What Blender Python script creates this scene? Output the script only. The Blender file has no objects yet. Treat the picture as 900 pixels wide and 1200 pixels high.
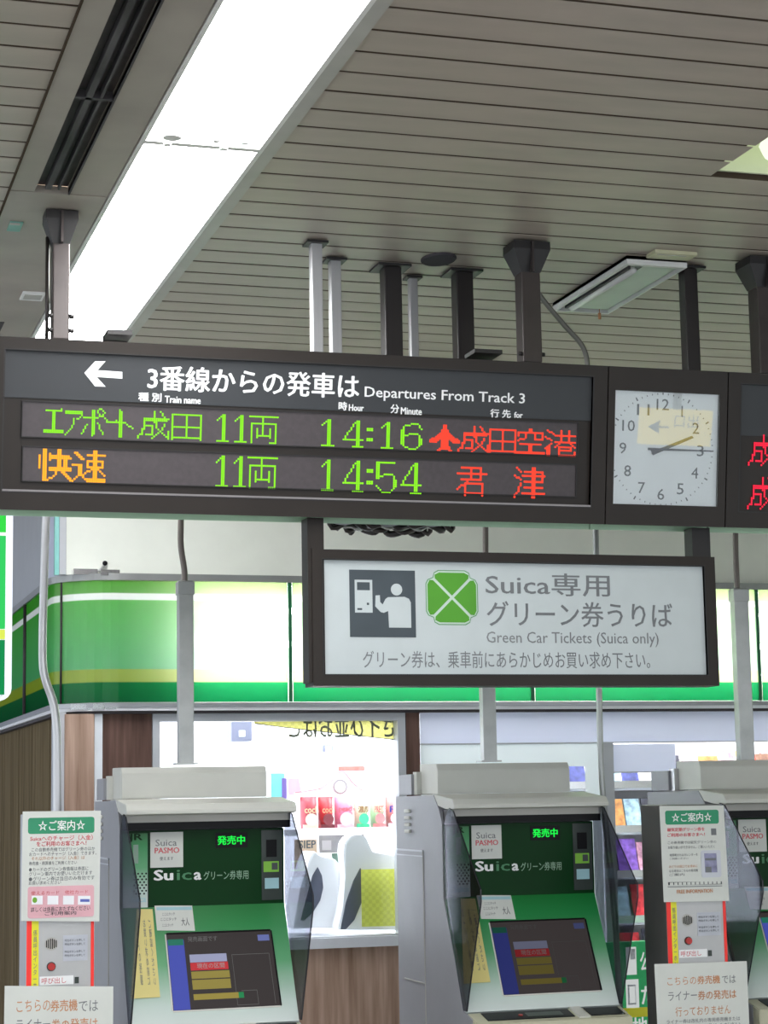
import bpy, bmesh, math, random
from mathutils import Vector, Matrix
random.seed(7)
SC = bpy.context.scene
COL = SC.collection
# ------------------------------------------------------------------ camera
F_PX = 2352.5
YAW, PIT, ROL = math.radians(16.915), math.radians(8.05), math.radians(0.967)
EYE = Vector((0, 0, 1.6))
_f = Vector((math.sin(YAW)*math.cos(PIT), math.cos(YAW)*math.cos(PIT), math.sin(PIT)))
_r = Vector((math.cos(YAW), -math.sin(YAW), 0))
_d = _f.cross(_r)
CR = _r*math.cos(ROL)+_d*math.sin(ROL)
CD = -_r*math.sin(ROL)+_d*math.cos(ROL)
cam = bpy.data.cameras.new('camera'); co = bpy.data.objects.new('camera', cam); COL.objects.link(co)
M = Matrix((CR, -CD, -_f)).transposed().to_4x4(); M.translation = EYE
co.matrix_world = M
cam.sensor_fit = 'VERTICAL'; cam.sensor_height = 36; cam.lens = F_PX*36/1200
cam.clip_start = .05; cam.clip_end = 200
SC.camera = co
# ------------------------------------------------------------------ world, exposure
W = bpy.data.worlds.new('world'); SC.world = W; W.use_nodes = True
W.node_tree.nodes['Background'].inputs[0].default_value = (.86, .93, 1, 1)
W.node_tree.nodes['Background'].inputs[1].default_value = 1.9
SC.view_settings.view_transform = 'Standard'; SC.view_settings.look = 'None'
SC.view_settings.exposure = 0; SC.view_settings.gamma = 1
LAMP_STRENGTH = 23.0      # fluorescent ceiling panels
SHOP_LAMP = 15.0         # shop ceiling panels
TUBE = 25.0              # tubes inside the backlit fascia
SC.cycles.max_bounces = 10; SC.cycles.transparent_max_bounces = 16
# ------------------------------------------------------------------ pixel -> place on a real plane
def ray(px, py): return (CR*((px-450)/F_PX) + CD*((py-600)/F_PX) + _f)
def at(px, py, X=None, Y=None, Z=None):
    d = ray(px, py)
    t = (X-EYE.x)/d.x if X is not None else (Y-EYE.y)/d.y if Y is not None else (Z-EYE.z)/d.z
    return EYE + d*t
# ------------------------------------------------------------------ materials
def mat(name, col, rough=.6, metal=0, noise=.06, scale=8, emit=None, es=0, bump=0, stretch=(1,1,1), spec=.5):
    m = bpy.data.materials.new(name); m.use_nodes = True; nt = m.node_tree; b = nt.nodes['Principled BSDF']
    b.inputs['Roughness'].default_value = rough; b.inputs['Metallic'].default_value = metal
    b.inputs['Specular IOR Level'].default_value = spec
    tc = nt.nodes.new('ShaderNodeTexCoord'); mp = nt.nodes.new('ShaderNodeMapping'); nz = nt.nodes.new('ShaderNodeTexNoise')
    mp.inputs['Scale'].default_value = stretch
    nt.links.new(tc.outputs['Object'], mp.inputs[0]); nt.links.new(mp.outputs[0], nz.inputs[0])
    nz.inputs['Scale'].default_value = scale; nz.inputs['Detail'].default_value = 4
    rp = nt.nodes.new('ShaderNodeValToRGB')
    rp.color_ramp.elements[0].position = .3; rp.color_ramp.elements[1].position = .7
    a = [max(0, c*(1-noise)) for c in col[:3]]; h = [min(1, c*(1+noise)) for c in col[:3]]
    rp.color_ramp.elements[0].color = (*a, 1); rp.color_ramp.elements[1].color = (*h, 1)
    nt.links.new(nz.outputs[0], rp.inputs[0]); nt.links.new(rp.outputs[0], b.inputs['Base Color'])
    if bump:
        bp = nt.nodes.new('ShaderNodeBump'); bp.inputs['Strength'].default_value = bump; bp.inputs['Distance'].default_value = .003
        nt.links.new(nz.outputs[0], bp.inputs['Height']); nt.links.new(bp.outputs[0], b.inputs['Normal'])
    if emit:
        b.inputs['Emission Color'].default_value = (*emit, 1); b.inputs['Emission Strength'].default_value = es
    return m
def smoked(name, tint, gl=.1, grough=.04):
    m = bpy.data.materials.new(name); m.use_nodes = True; nt = m.node_tree; nt.nodes.clear()
    o = nt.nodes.new('ShaderNodeOutputMaterial'); mx = nt.nodes.new('ShaderNodeMixShader'); t = nt.nodes.new('ShaderNodeBsdfTransparent'); g = nt.nodes.new('ShaderNodeBsdfGlossy')
    lw = nt.nodes.new('ShaderNodeFresnel'); lw.inputs[0].default_value = 1.45
    ml = nt.nodes.new('ShaderNodeMath'); ml.operation = 'MULTIPLY'; ml.inputs[1].default_value = gl*10
    nt.links.new(lw.outputs[0], ml.inputs[0]); nt.links.new(ml.outputs[0], mx.inputs[0])
    t.inputs[0].default_value = (*tint, 1); g.inputs['Roughness'].default_value = grough
    nt.links.new(t.outputs[0], mx.inputs[1]); nt.links.new(g.outputs[0], mx.inputs[2]); nt.links.new(mx.outputs[0], o.inputs[0])
    return m
def wood(name, c0, c1, stretch=(14, 14, .8)):
    m = mat(name, c0, .5, stretch=stretch, scale=2.2)
    rp = [n for n in m.node_tree.nodes if n.type == 'VALTORGB'][0]
    rp.color_ramp.elements[0].color = (*c0, 1); rp.color_ramp.elements[1].color = (*c1, 1)
    m.node_tree.nodes['Principled BSDF'].inputs['Specular IOR Level'].default_value = .06; m.node_tree.nodes['Principled BSDF'].inputs['Roughness'].default_value = .85
    nz = [n for n in m.node_tree.nodes if n.type == 'TEX_NOISE'][0]; nz.inputs['Detail'].default_value = 8
    return m
def emitter(name, col, s, base=None):
    return mat(name, base or tuple(c*.05 for c in col), .5, emit=col, es=s, spec=.15)
MT = dict(
    slat=mat('ceiling slat enamel', (.40, .345, .295), .45, noise=.09, scale=3, stretch=(1, 3, 1)),
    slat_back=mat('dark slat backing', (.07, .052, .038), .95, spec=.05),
    trim=mat('grey painted trim', (.42, .41, .38), .5),
    panel=mat('ceiling panel paint', (.34, .305, .265), .55, noise=.14, scale=2.5),
    white_frame=mat('white lamp frame', (.75, .75, .73), .5),
    lamp=emitter('fluorescent diffuser', (1, 1, 1), LAMP_STRENGTH, (.7, .7, .7)),
    shop_lamp=emitter('shop lamp diffuser', (.97, .98, 1), SHOP_LAMP),
    tube=emitter('fluorescent tube', (1, 1, .95), TUBE),
    slot=mat('dark slot', (.03, .024, .028), .6, noise=.3, scale=20),
    rail=mat('slot rail metal', (.055, .05, .055), .6, metal=.3, noise=.9, scale=7, stretch=(1, .3, 1)),
    brown=mat('brown sign enamel', (.021, .016, .013), .42, noise=.08, spec=.28),
    brown_dark=mat('dark brown edge', (.010, .008, .008), .5),
    slate=mat('slate sign face', (.025, .028, .032), .5, noise=.05),
    led_face=mat('led matrix face', (.052, .042, .046), .5, noise=.12, scale=60),
    bronze=mat('bronze post enamel', (.05, .040, .038), .35, metal=.3, noise=.15),
    black_post=mat('black post enamel', (.016, .012, .012), .35, noise=.1),
    conduit=mat('galvanised conduit', (.42, .43, .42), .38, metal=.55, noise=.12, scale=12),
    steel=mat('brushed steel', (.5, .5, .51), .35, metal=.7, noise=.08, scale=30, stretch=(1, 1, .1)),
    chrome=mat('chrome', (.75, .75, .77), .18, metal=1, noise=.03),
    white=mat('white print', (.85, .86, .86), .5, noise=.02),
    white_glow=emitter('white backlit lettering', (.95, 1, .98), .55),
    green_led=emitter('green led', (.30, 1, .01), 1.0),
    yellow_led=emitter('amber led', (1, .36, .015), 1.5),
    red_led=emitter('red led', (1, .055, .025), 1.3),
    redpink_led=emitter('crimson led', (1, .02, .06), 1.15),
    kiosk_led=emitter('kiosk green led', (.01, 1, .08), 1.0),
    sign_white=mat('milky sign face', (.50, .55, .56), .4, noise=.03),
    ink=mat('charcoal print', (.06, .07, .075), .6),
    inkg=mat('grey print', (.16, .17, .18), .6),
    picto=mat('slate pictogram', (.045, .06, .072), .5),
    clover=mat('leaf green print', (.07, .30, .015), .5),
    clock_face=mat('clock face', (.92, .95, .96), .5, noise=.02),
    hand=mat('dark clock hand', (.012, .012, .018), .5),
    hand2=mat('bronze hour hand', (.10, .085, .03), .5),
    cream=mat('kiosk cream enamel', (.62, .62, .57), .5, noise=.03),
    grey_body=mat('kiosk grey enamel', (.30, .305, .33), .45, noise=.04),
    beige=mat('kiosk beige plastic', (.50, .49, .36), .5, noise=.03),
    kblack=mat('kiosk black recess', (.008, .008, .009), .35, spec=.12),
    kgreen=mat('kiosk dark green panel', (.0012, .036, .006), .35, noise=.04, spec=.12),
    stripdark=mat('dark sensor strip', (.022, .033, .026), .3),
    label_green=mat('yellow green label', (.22, .52, .05), .5),
    label_blue=mat('pale blue label', (.35, .58, .64), .5),
    paper=mat('white paper', (.66, .68, .64), .6, noise=.03),
    paper_yellow=mat('yellow paper', (.74, .64, .24), .6, noise=.03),
    pblue=mat('poster blue', (.10, .14, .5), .5),
    pfade=mat('faded grey print', (.34, .35, .36), .6),
    pgreen=mat('poster green', (.02, .27, .13), .5),
    ppink=mat('poster pink', (.75, .42, .47), .5, noise=.05),
    pred=mat('red print', (.62, .10, .12), .5),
    porange=mat('orange brown print', (.55, .25, .12), .5),
    red=mat('red strip', (.95, .03, .02), .4, noise=.03),
    yellow=mat('yellow strip', (.82, .78, .02), .4, noise=.03),
    button=mat('red button', (.45, .015, .012), .3),
    wall_white=mat('white wall', (.84, .87, .80), .6, noise=.02),
    wall_lav=mat('lavender wall', (.72, .76, .93), .5, noise=.03), strip_white=mat('white strip', (.8, .84, .9), .4),
    wall_grey=mat('pale grey frame', (.5, .52, .56), .4, noise=.03),
    shopwhite=mat('shop white', (.82, .83, .86), .5, noise=.02),
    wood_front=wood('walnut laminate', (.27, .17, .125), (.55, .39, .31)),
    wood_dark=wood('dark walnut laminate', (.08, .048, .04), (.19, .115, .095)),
    wood_side=wood('aged wood laminate', (.10, .073, .038), (.20, .155, .092)),
    floor=mat('station floor tile', (.34, .33, .31), .35, noise=.08),
    wing=smoked('smoked acrylic', (.50, .51, .55), .025),
    wing_edge=mat('acrylic edge', (.02, .02, .025), .2),
    glass=smoked('shop glass', (.96, .98, .98), .04),
    clock_glass=smoked('clock glass', (.97, .98, .98), .12, .01),
    scr_dark=emitter('screen dark grey', (.12, .10, .10), .28),
    scr_blue=emitter('screen blue', (.05, .07, .62), .85),
    scr_lav=emitter('screen lavender', (.42, .40, .62), .85),
    scr_red=emitter('screen red', (.62, .04, .05), .9),
    scr_yel=emitter('screen olive yellow', (.42, .31, .03), .9),
    scr_line=emitter('screen line', (.22, .22, .22), .4),
    scr_green=emitter('screen green', (.02, .38, .12), .7),
)
# green-to-white printed gradient on the kiosk's sloping panel
def gradient_panel():
    m = mat('green to white printed panel', (.1, .4, .15), .35); nt = m.node_tree; b = nt.nodes['Principled BSDF']
    g = nt.nodes.new('ShaderNodeNewGeometry'); s = nt.nodes.new('ShaderNodeSeparateXYZ'); r = nt.nodes.new('ShaderNodeMapRange'); c = nt.nodes.new('ShaderNodeValToRGB')
    nt.links.new(g.outputs['Position'], s.inputs[0]); nt.links.new(s.outputs[2], r.inputs[0])
    r.inputs[1].default_value = .87; r.inputs[2].default_value = 1.25
    e = c.color_ramp.elements; e[0].position = 0; e[0].color = (.62, .68, .66, 1); e[1].position = 1; e[1].color = (.005, .17, .03, 1)
    k = e.new(.16); k.color = (.52, .63, .58, 1); k = e.new(.5); k.color = (.10, .36, .16, 1); k = e.new(.8); k.color = (.015, .24, .06, 1)
    nt.links.new(r.outputs[0], c.inputs[0]); nt.links.new(c.outputs[0], b.inputs['Base Color']); return m
MT['kgrad'] = gradient_panel()
def strip_gradient():
    m = gradient_panel(); m.name = 'pale green printed strip'
    for n in m.node_tree.nodes:
        if n.type == 'MAP_RANGE': n.inputs[1].default_value = 1.25; n.inputs[2].default_value = 1.5
        if n.type == 'VALTORGB' and n.label == '' and len(n.color_ramp.elements) == 4:
            e = n.color_ramp.elements
            e[0].color = (.004, .10, .02, 1); e[1].color = (.02, .14, .04, 1); e[2].color = (.06, .22, .10, 1); e[3].color = (.30, .45, .34, 1)
    return m
MT['kstrip'] = strip_gradient()
# backlit fascia film: printed bands by height; reflects its print and lets the tubes behind through
def fascia_film():
    m = bpy.data.materials.new('backlit fascia film'); m.use_nodes = True; nt = m.node_tree; nt.nodes.clear()
    o = nt.nodes.new('ShaderNodeOutputMaterial'); g = nt.nodes.new('ShaderNodeNewGeometry'); s = nt.nodes.new('ShaderNodeSeparateXYZ')
    nt.links.new(g.outputs['Position'], s.inputs[0])
    r = nt.nodes.new('ShaderNodeMapRange'); r.inputs[1].default_value = 2.017; r.inputs[2].default_value = 2.543; nt.links.new(s.outputs[2], r.inputs[0])
    def ramp(stops):
        c = nt.nodes.new('ShaderNodeValToRGB'); c.color_ramp.interpolation = 'LINEAR'; e = c.color_ramp.elements
        e[0].position = stops[0][0]; e[0].color = (*stops[0][1], 1); e[1].position = stops[-1][0]; e[1].color = (*stops[-1][1], 1)
        for p, q in stops[1:-1]: k = e.new(p); k.color = (*q, 1)
        nt.links.new(r.outputs[0], c.inputs[0]); return c
    d = .004
    dk, dk2, ye, lo, hi, wh, tp = (.0015, .075, .02), (.004, .10, .026), (.22, .30, .005), (.045, .34, .11), (.035, .36, .03), (.95, .98, .96), (.02, .30, .008)
    dif = ramp([(0, dk), (.165-d, dk2), (.165+d, ye), (.27-d, ye), (.27+d, lo), (.84-d, hi), (.84+d, wh), (.895-d, wh), (.895+d, tp), (1, tp)])
    a, b, c2, t = (.012, .36, .12), (.025, .46, .15), (1, 1, .6), (.8, 1, .7)
    tra = ramp([(0, a), (.165-d, b), (.165+d, c2), (.27-d, c2), (.27+d, (.75, 1, .82)), (.84-d, t), (.84+d, (1, 1, 1)), (.895-d, (1, 1, 1)), (.895+d, (.95, 1, .7)), (1, (.8, 1, .45))])
    D = nt.nodes.new('ShaderNodeBsdfDiffuse'); T = nt.nodes.new('ShaderNodeBsdfTranslucent'); G = nt.nodes.new('ShaderNodeBsdfGlossy'); G.inputs['Roughness'].default_value = .15
    A = nt.nodes.new('ShaderNodeMixShader'); A.inputs[0].default_value = .25; Bm = nt.nodes.new('ShaderNodeMixShader'); Bm.inputs[0].default_value = .02
    nt.links.new(dif.outputs[0], D.inputs[0]); nt.links.new(tra.outputs[0], T.inputs[0])
    nt.links.new(D.outputs[0], A.inputs[1]); nt.links.new(T.outputs[0], A.inputs[2]); nt.links.new(A.outputs[0], Bm.inputs[1]); nt.links.new(G.outputs[0], Bm.inputs[2]); nt.links.new(Bm.outputs[0], o.inputs[0])
    return m
MT['film'] = fascia_film()
def cloth(name, col, k=.5):
    m = bpy.data.materials.new(name); m.use_nodes = True; nt = m.node_tree; nt.nodes.clear()
    o = nt.nodes.new('ShaderNodeOutputMaterial'); D = nt.nodes.new('ShaderNodeBsdfDiffuse'); T = nt.nodes.new('ShaderNodeBsdfTranslucent'); A = nt.nodes.new('ShaderNodeMixShader'); A.inputs[0].default_value = k
    ch = nt.nodes.new('ShaderNodeTexChecker'); ch.inputs['Scale'].default_value = 60; ch.inputs[1].default_value = (*col, 1); ch.inputs[2].default_value = (*[c*.88 for c in col], 1)
    tc = nt.nodes.new('ShaderNodeTexCoord'); nt.links.new(tc.outputs['Object'], ch.inputs[0])
    nt.links.new(ch.outputs[0], D.inputs[0]); nt.links.new(ch.outputs[0], T.inputs[0]); nt.links.new(D.outputs[0], A.inputs[1]); nt.links.new(T.outputs[0], A.inputs[2]); nt.links.new(A.outputs[0], o.inputs[0]); return m
def frosted(name, col, k):
    m = cloth(name, col, k)
    for n in m.node_tree.nodes:
        if n.type == 'TEX_CHECKER': n.inputs[2].default_value = (*col, 1)
    return m
MT['door_panel'] = frosted('frosted door panel', (.86, .95, .96), .08)
MT['header_film'] = frosted('frosted header film', (.74, .79, .95), .08)
# ------------------------------------------------------------------ building helpers
def rootloc(p):
    v = Vector((0, 0, 0))
    while p: v = v + p.location; p = p.parent
    return v
def link(name, me, m, parent=None, kind=None):
    """me is in world coordinates; make it relative to its parent's place"""
    o = bpy.data.objects.new(name, me); COL.objects.link(o)
    if m:
        me.materials.clear(); me.materials.append(MT[m] if isinstance(m, str) else m)
    if parent:
        me.transform(Matrix.Translation(-rootloc(parent))); o.parent = parent
    if kind: o['kind'] = kind
    return o
def bmo(name, bm, m, parent=None, kind=None, smooth=False):
    me = bpy.data.meshes.new(name); bmesh.ops.recalc_face_normals(bm, faces=bm.faces[:]); bm.to_mesh(me); bm.free()
    if smooth:
        for p in me.polygons: p.use_smooth = True
    return link(name, me, m, parent, kind)
def thing(name, label, cat, loc, group=None):
    o = bpy.data.objects.new(name, None); COL.objects.link(o); o.location = loc; o.empty_display_size = .1
    o['label'] = label; o['category'] = cat
    if group: o['group'] = group
    return o
def tag(o, label, cat, group=None):
    o['label'] = label; o['category'] = cat
    if group: o['group'] = group
    return o
def struct(name, loc=(0, 0, 0)):
    o = bpy.data.objects.new(name, None); COL.objects.link(o); o.location = loc; o['kind'] = 'structure'; return o
def add_box(bm, x0, x1, y0, y1, z0, z1, bev=0):
    vs = [bm.verts.new((x, y, z)) for x in (x0, x1) for y in (y0, y1) for z in (z0, z1)]
    fs = [bm.faces.new([vs[i] for i in q]) for q in ((0, 1, 3, 2), (4, 6, 7, 5), (0, 4, 5, 1), (2, 3, 7, 6), (0, 2, 6, 4), (1, 5, 7, 3))]
    if bev:
        es = list({e for f in fs for e in f.edges}); bmesh.ops.bevel(bm, geom=es, offset=bev, segments=2, affect='EDGES', profile=.6)
def box(name, x0, x1, y0, y1, z0, z1, m, parent=None, bev=0, kind=None):
    bm = bmesh.new(); add_box(bm, min(x0, x1), max(x0, x1), y0, y1, z0, z1, bev); return bmo(name, bm, m, parent, kind)
def add_tube(bm, pts, r, seg=10, cap=True):
    rings = []; pts = [Vector(p) for p in pts]
    for i, p in enumerate(pts):
        t = (pts[min(i+1, len(pts)-1)]-pts[max(i-1, 0)]).normalized()
        a = t.cross(Vector((0, 1, 0))) if abs(t.y) < .9 else t.cross(Vector((1, 0, 0)))
        a.normalize(); b = t.cross(a)
        rr = r[i] if isinstance(r, (list, tuple)) else r
        rings.append([bm.verts.new(p+(a*math.cos(k*2*math.pi/seg)+b*math.sin(k*2*math.pi/seg))*rr) for k in range(seg)])
    for A, B in zip(rings, rings[1:]):
        for k in range(seg): bm.faces.new((A[k], A[(k+1) % seg], B[(k+1) % seg], B[k]))
    if cap: bm.faces.new(rings[0]); bm.faces.new(rings[-1][::-1])
def tube(name, pts, r, m, parent=None, seg=12):
    bm = bmesh.new(); add_tube(bm, pts, r, seg); return bmo(name, bm, m, parent, smooth=True)
def smooth_path(pts, n=6):
    out = []; P = [Vector(p) for p in pts]; P = [P[0]]+P+[P[-1]]
    for i in range(1, len(P)-2):
        for k in range(n):
            t = k/n; a, b, c, d = P[i-1:i+3]
            out.append(.5*((2*b)+(c-a)*t+(2*a-5*b+4*c-d)*t*t+(3*b-a-3*c+d)*t**3))
    out.append(P[-2]); return out
def prism_x(name, prof, x0, x1, m, parent=None, bev=0):
    """profile [(y,z)] extruded along X"""
    bm = bmesh.new(); A = [bm.verts.new((x0, y, z)) for y, z in prof]; B = [bm.verts.new((x1, y, z)) for y, z in prof]
    bm.faces.new(A); bm.faces.new(B[::-1]); n = len(prof)
    for i in range(n): bm.faces.new((A[i], A[(i+1) % n], B[(i+1) % n], B[i]))
    if bev: bmesh.ops.bevel(bm, geom=bm.edges[:], offset=bev, segments=2, affect='EDGES')
    return bmo(name, bm, m, parent)
class Plane:
    """a real flat face: origin o, u along X, v up; n points to the viewer side"""
    def __init__(s, o, v=(0, 0, 1), u=(1, 0, 0)):
        s.o = Vector(o); s.u = Vector(u).normalized(); s.v = Vector(v).normalized(); s.n = s.u.cross(s.v).normalized()
    def uv(s, px, py):
        d = ray(px, py); t = (s.o-EYE).dot(s.n)/d.dot(s.n); p = EYE+d*t-s.o; return p.dot(s.u), p.dot(s.v)
    def P(s, u, v, w=0): return s.o+s.u*u+s.v*v+s.n*w
    def shifted(s, dx): return Plane(s.o+Vector((dx, 0, 0)), s.v, s.u)
    def poly(s, name, pts, w0, w1, m, parent=None, kind=None, bev=0):
        bm = bmesh.new(); A = [bm.verts.new(s.P(u, v, w0)) for u, v in pts]; B = [bm.verts.new(s.P(u, v, w1)) for u, v in pts]; n = len(pts)
        bm.faces.new(A); bm.faces.new(B[::-1])
        for i in range(n): bm.faces.new((A[i], A[(i+1) % n], B[(i+1) % n], B[i]))
        if bev: bmesh.ops.bevel(bm, geom=bm.edges[:], offset=bev, segments=2, affect='EDGES')
        return bmo(name, bm, m, parent, kind)
    def rect(s, name, u0, v0, u1, v1, w0, w1, m, parent=None, bev=0):
        return s.poly(name, [(u0, v0), (u1, v0), (u1, v1), (u0, v1)], w0, w1, m, parent, bev=bev)
    def rectpx(s, name, x0, y0, x1, y1, w0, w1, m, parent=None, bev=0):
        a = s.uv(x0, y0); b = s.uv(x1, y1); return s.rect(name, a[0], b[1], b[0], a[1], w0, w1, m, parent, bev)
    def round(s, name, u0, v0, u1, v1, r, w0, w1, m, parent=None):
        pts = []
        for cx, cy, a0 in ((u1-r, v1-r, 0), (u0+r, v1-r, 90), (u0+r, v0+r, 180), (u1-r, v0+r, 270)):
            for k in range(5): a = math.radians(a0+k*22.5); pts.append((cx+r*math.cos(a), cy+r*math.sin(a)))
        return s.poly(name, pts, w0, w1, m, parent)
    def disc(s, name, u, v, r, w0, w1, m, parent=None, n=20, ry=None):
        return s.poly(name, [(u+r*math.cos(i*2*math.pi/n), v+(ry or r)*math.sin(i*2*math.pi/n)) for i in range(n)], w0, w1, m, parent)
    def frame(s, name, o, i, w0, w1, m, parent=None):
        """ring between outer (u0,v0,u1,v1) and inner rectangle"""
        bm = bmesh.new()
        R = lambda q, w: [bm.verts.new(s.P(a, b, w)) for a, b in ((q[0], q[1]), (q[2], q[1]), (q[2], q[3]), (q[0], q[3]))]
        A, B, C, D = R(o, w0), R(o, w1), R(i, w1), R(i, w0)
        for k in range(4):
            j = (k+1) % 4
            for a, b in ((A, B), (B, C), (C, D), (D, A)): bm.faces.new((a[k], a[j], b[j], b[k]))
        return bmo(name, bm, m, parent)
    def text(s, string, box4, m, parent, w=.001, bold=0., name='lettering', mirror=False, vertical=False, depth=.0008):
        """letters fitted to box (u0,v0,u1,v1) on the face"""
        me = glyphs(string, bold, vertical)
        xs = [v.co.x for v in me.vertices]; ys = [v.co.y for v in me.vertices]
        if not xs: return None
        x0, x1, y0, y1 = min(xs), max(xs), min(ys), max(ys); u0, v0, u1, v1 = box4
        bm = bmesh.new(); bm.from_mesh(me)
        r = bmesh.ops.extrude_face_region(bm, geom=bm.faces[:])
        up = {e for e in r['geom'] if isinstance(e, bmesh.types.BMVert)}
        for v in bm.verts:
            a = (v.co.x-x0)/max(x1-x0, 1e-6); a = 1-a if mirror else a; b = (v.co.y-y0)/max(y1-y0, 1e-6)
            v.co = s.P(u0+(u1-u0)*a, v0+(v1-v0)*b, w+v.co.z*5e-5+(depth if v in up else 0))
        bpy.data.meshes.remove(me)
        return bmo(name, bm, m, parent)
    def textpx(s, string, x0, y0, x1, y1, m, parent, **k):
        a = s.uv(x0, y0); b = s.uv(x1, y1); return s.text(string, (a[0], b[1], b[0], a[1]), m, parent, **k)
def glyphs(string, bold=0., vertical=False):
    me = glyphs0(string, vertical)
    if bold > 0:
        bm = bmesh.new()
        for kk, (dx, dy) in enumerate(((-1, 0), (1, 0), (0, 1), (0, -1), (.7, .7), (-.7, -.7), (0, 0))):
            n = len(bm.verts); bm.from_mesh(me); bm.verts.ensure_lookup_table()
            for v in bm.verts[n:]: v.co.x += dx*bold; v.co.y += dy*bold*.6; v.co.z = kk
        bm.to_mesh(me); bm.free()
    return me
def glyphs0(string, vertical=False):
    c = bpy.data.curves.new('letters', 'FONT'); c.body = '\n'.join(string) if vertical else string; c.size = 1; c.resolution_u = 2
    c.fill_mode = 'FRONT'
    o = bpy.data.objects.new('letters', c); COL.objects.link(o)
    dg = bpy.context.evaluated_depsgraph_get(); dg.update()
    me = bpy.data.meshes.new_from_object(o.evaluated_get(dg)); bpy.data.objects.remove(o); bpy.data.curves.remove(c)
    return me
# ================================================================== SETTING
CEIL = 3.413
box('floor', -8, 9, -6, 14, -.05, 0, 'floor', kind='structure')
ceiling = struct('ceiling', (0, 0, CEIL))
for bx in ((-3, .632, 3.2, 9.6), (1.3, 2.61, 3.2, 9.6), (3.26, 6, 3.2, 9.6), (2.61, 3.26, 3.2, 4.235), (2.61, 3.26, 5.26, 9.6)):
    box('backing', *bx, CEIL+.0028, CEIL+.03, 'slat_back', ceiling)  # flush and dark brown: colour stands for shade and dirt in the gaps
box('roof_deck', -3, 6, 3.2, 9.6, CEIL+.33, CEIL+.36, 'slat_back', ceiling)
box('far_panel_blocker', -3, 6, 9.6, 14, CEIL+.02, CEIL+.08, 'slat', ceiling)  # unseen ceiling extension, added to keep world light out
box('near_panel', -8, .93, -6, 3.2, CEIL, CEIL+.05, 'panel', ceiling)
box('near_panel', 1.32, 9, -6, 3.2, CEIL, CEIL+.05, 'panel', ceiling)
FX = (2.745, 2.975, 6.12, 6.83)   # small ceiling lamp opening
PITCH = .1431
def slat_mesh(x0, x1):
    bm = bmesh.new(); w = PITCH-.014
    prof = [(0, .001), (.002, .0), (w-.002, .0), (w, .001), (w, .0022), (0, .0022)]
    A = [bm.verts.new((x0, y, z)) for y, z in prof]; B = [bm.verts.new((x1, y, z)) for y, z in prof]
    bm.faces.new(A); bm.faces.new(B[::-1])
    for i in range(6): bm.faces.new((A[i], A[(i+1) % 6], B[(i+1) % 6], B[i]))
    bmesh.ops.recalc_face_normals(bm, faces=bm.faces[:])
    me = bpy.data.meshes.new('slat'); bm.to_mesh(me); bm.free(); me.materials.append(MT['slat']); return me
sm = {k: slat_mesh(*k) for k in ((1.318, 5.6), (-2.6, .635), (1.318, 2.63), (3.25, 5.6))}
HATCH = (2.63, 3.25, 4.25, 5.245)
for k in range(-5, 34):
    y = 4.115+k*PITCH
    keys = [(-2.6, .635)] + ([(1.318, 2.63), (3.25, 5.6)] if HATCH[2]-.02 < y+.07 < HATCH[3] else [(1.318, 5.6)])
    for kk in keys:
        o = bpy.data.objects.new('slat', sm[kk]); COL.objects.link(o); o.parent = ceiling
        o.location = (0, y+(.03 if kk[0] < 0 else 0), random.uniform(-.0004, .0004))
# flat service panel with the dark slot
box('panel', .635, .706, 3.2, 5.86, CEIL-.004, CEIL+.02, 'panel', ceiling)
box('panel', .806, .925, 3.2, 5.86, CEIL-.004, CEIL+.02, 'panel', ceiling)
box('panel', .635, .925, 5.872, 7.55, CEIL-.004, CEIL+.02, 'panel', ceiling)
box('panel', .80, .925, 7.55, 9.6, CEIL-.004, CEIL+.02, 'panel', ceiling)
box('panel_edge', .629, .6345, 3.2, 9.6, CEIL-.007, CEIL+.02, 'slat_back', ceiling)
box('slot_back', .70, .81, 3.2, 5.88, CEIL+.025, CEIL+.03, 'slot', ceiling)
box('slot_rail', .735, .752, 3.2, 5.84, CEIL-.002, CEIL+.02, 'rail', ceiling)
box('slot_rail', .772, .779, 3.2, 5.84, CEIL-.001, CEIL+.02, 'rail', ceiling)
box('slot_edge', .806, .811, 3.2, 5.86, CEIL-.008, CEIL+.01, 'rail', ceiling)
box('slot_clip', .706, .806, 5.02, 5.035, CEIL-.002, CEIL+.02, 'rail', ceiling)
box('slot_back', .60, .80, 7.55, 8.6, CEIL-.006, CEIL+.03, 'slot', ceiling)
box('panel', .925, 1.281, 7.9, 9.6, CEIL-.004, CEIL+.02, 'panel', ceiling)
box('trim', 1.281, 1.32, -6, 9.6, CEIL-.006, CEIL+.03, 'trim', ceiling)
# ceiling hatch with the lit void above
hv = bmesh.new(); hx0, hx1, hy0, hy1 = HATCH
for b in ((hx0-.01, hx0, hy0, hy1), (hx1, hx1+.01, hy0, hy1), (hx0, hx1, hy1-.01, hy1), (hx0, hx1, hy0, hy0+.01)):
    add_box(hv, b[0], b[1], b[2], b[3], CEIL+.016, CEIL+.3)
add_box(hv, hx0, hx1, hy0, hy1, CEIL+.3, CEIL+.31)
bmo('hatch_box', hv, mat('pale green void paint', (.62, .66, .48), .6), ceiling)
box('added_hatch_lamp', 2.75, 3.2, 4.5, 5.0, CEIL+.27, CEIL+.29, emitter('added hatch lamp', (.9, 1, .75), 3.0), ceiling)  # lamp added to brighten the void
t = thing('ceiling_loudspeaker', 'pale ring of a ceiling opening fixture at the right edge, above the slats', 'loudspeaker', (2.83, 5.08, CEIL+.1))
bm = bmesh.new(); add_tube(bm, [(2.86+.13*math.cos(a), 5.02+.13*math.sin(a), CEIL+.05) for a in [i*math.pi/12 for i in range(25)]], .035, 8)
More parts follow.
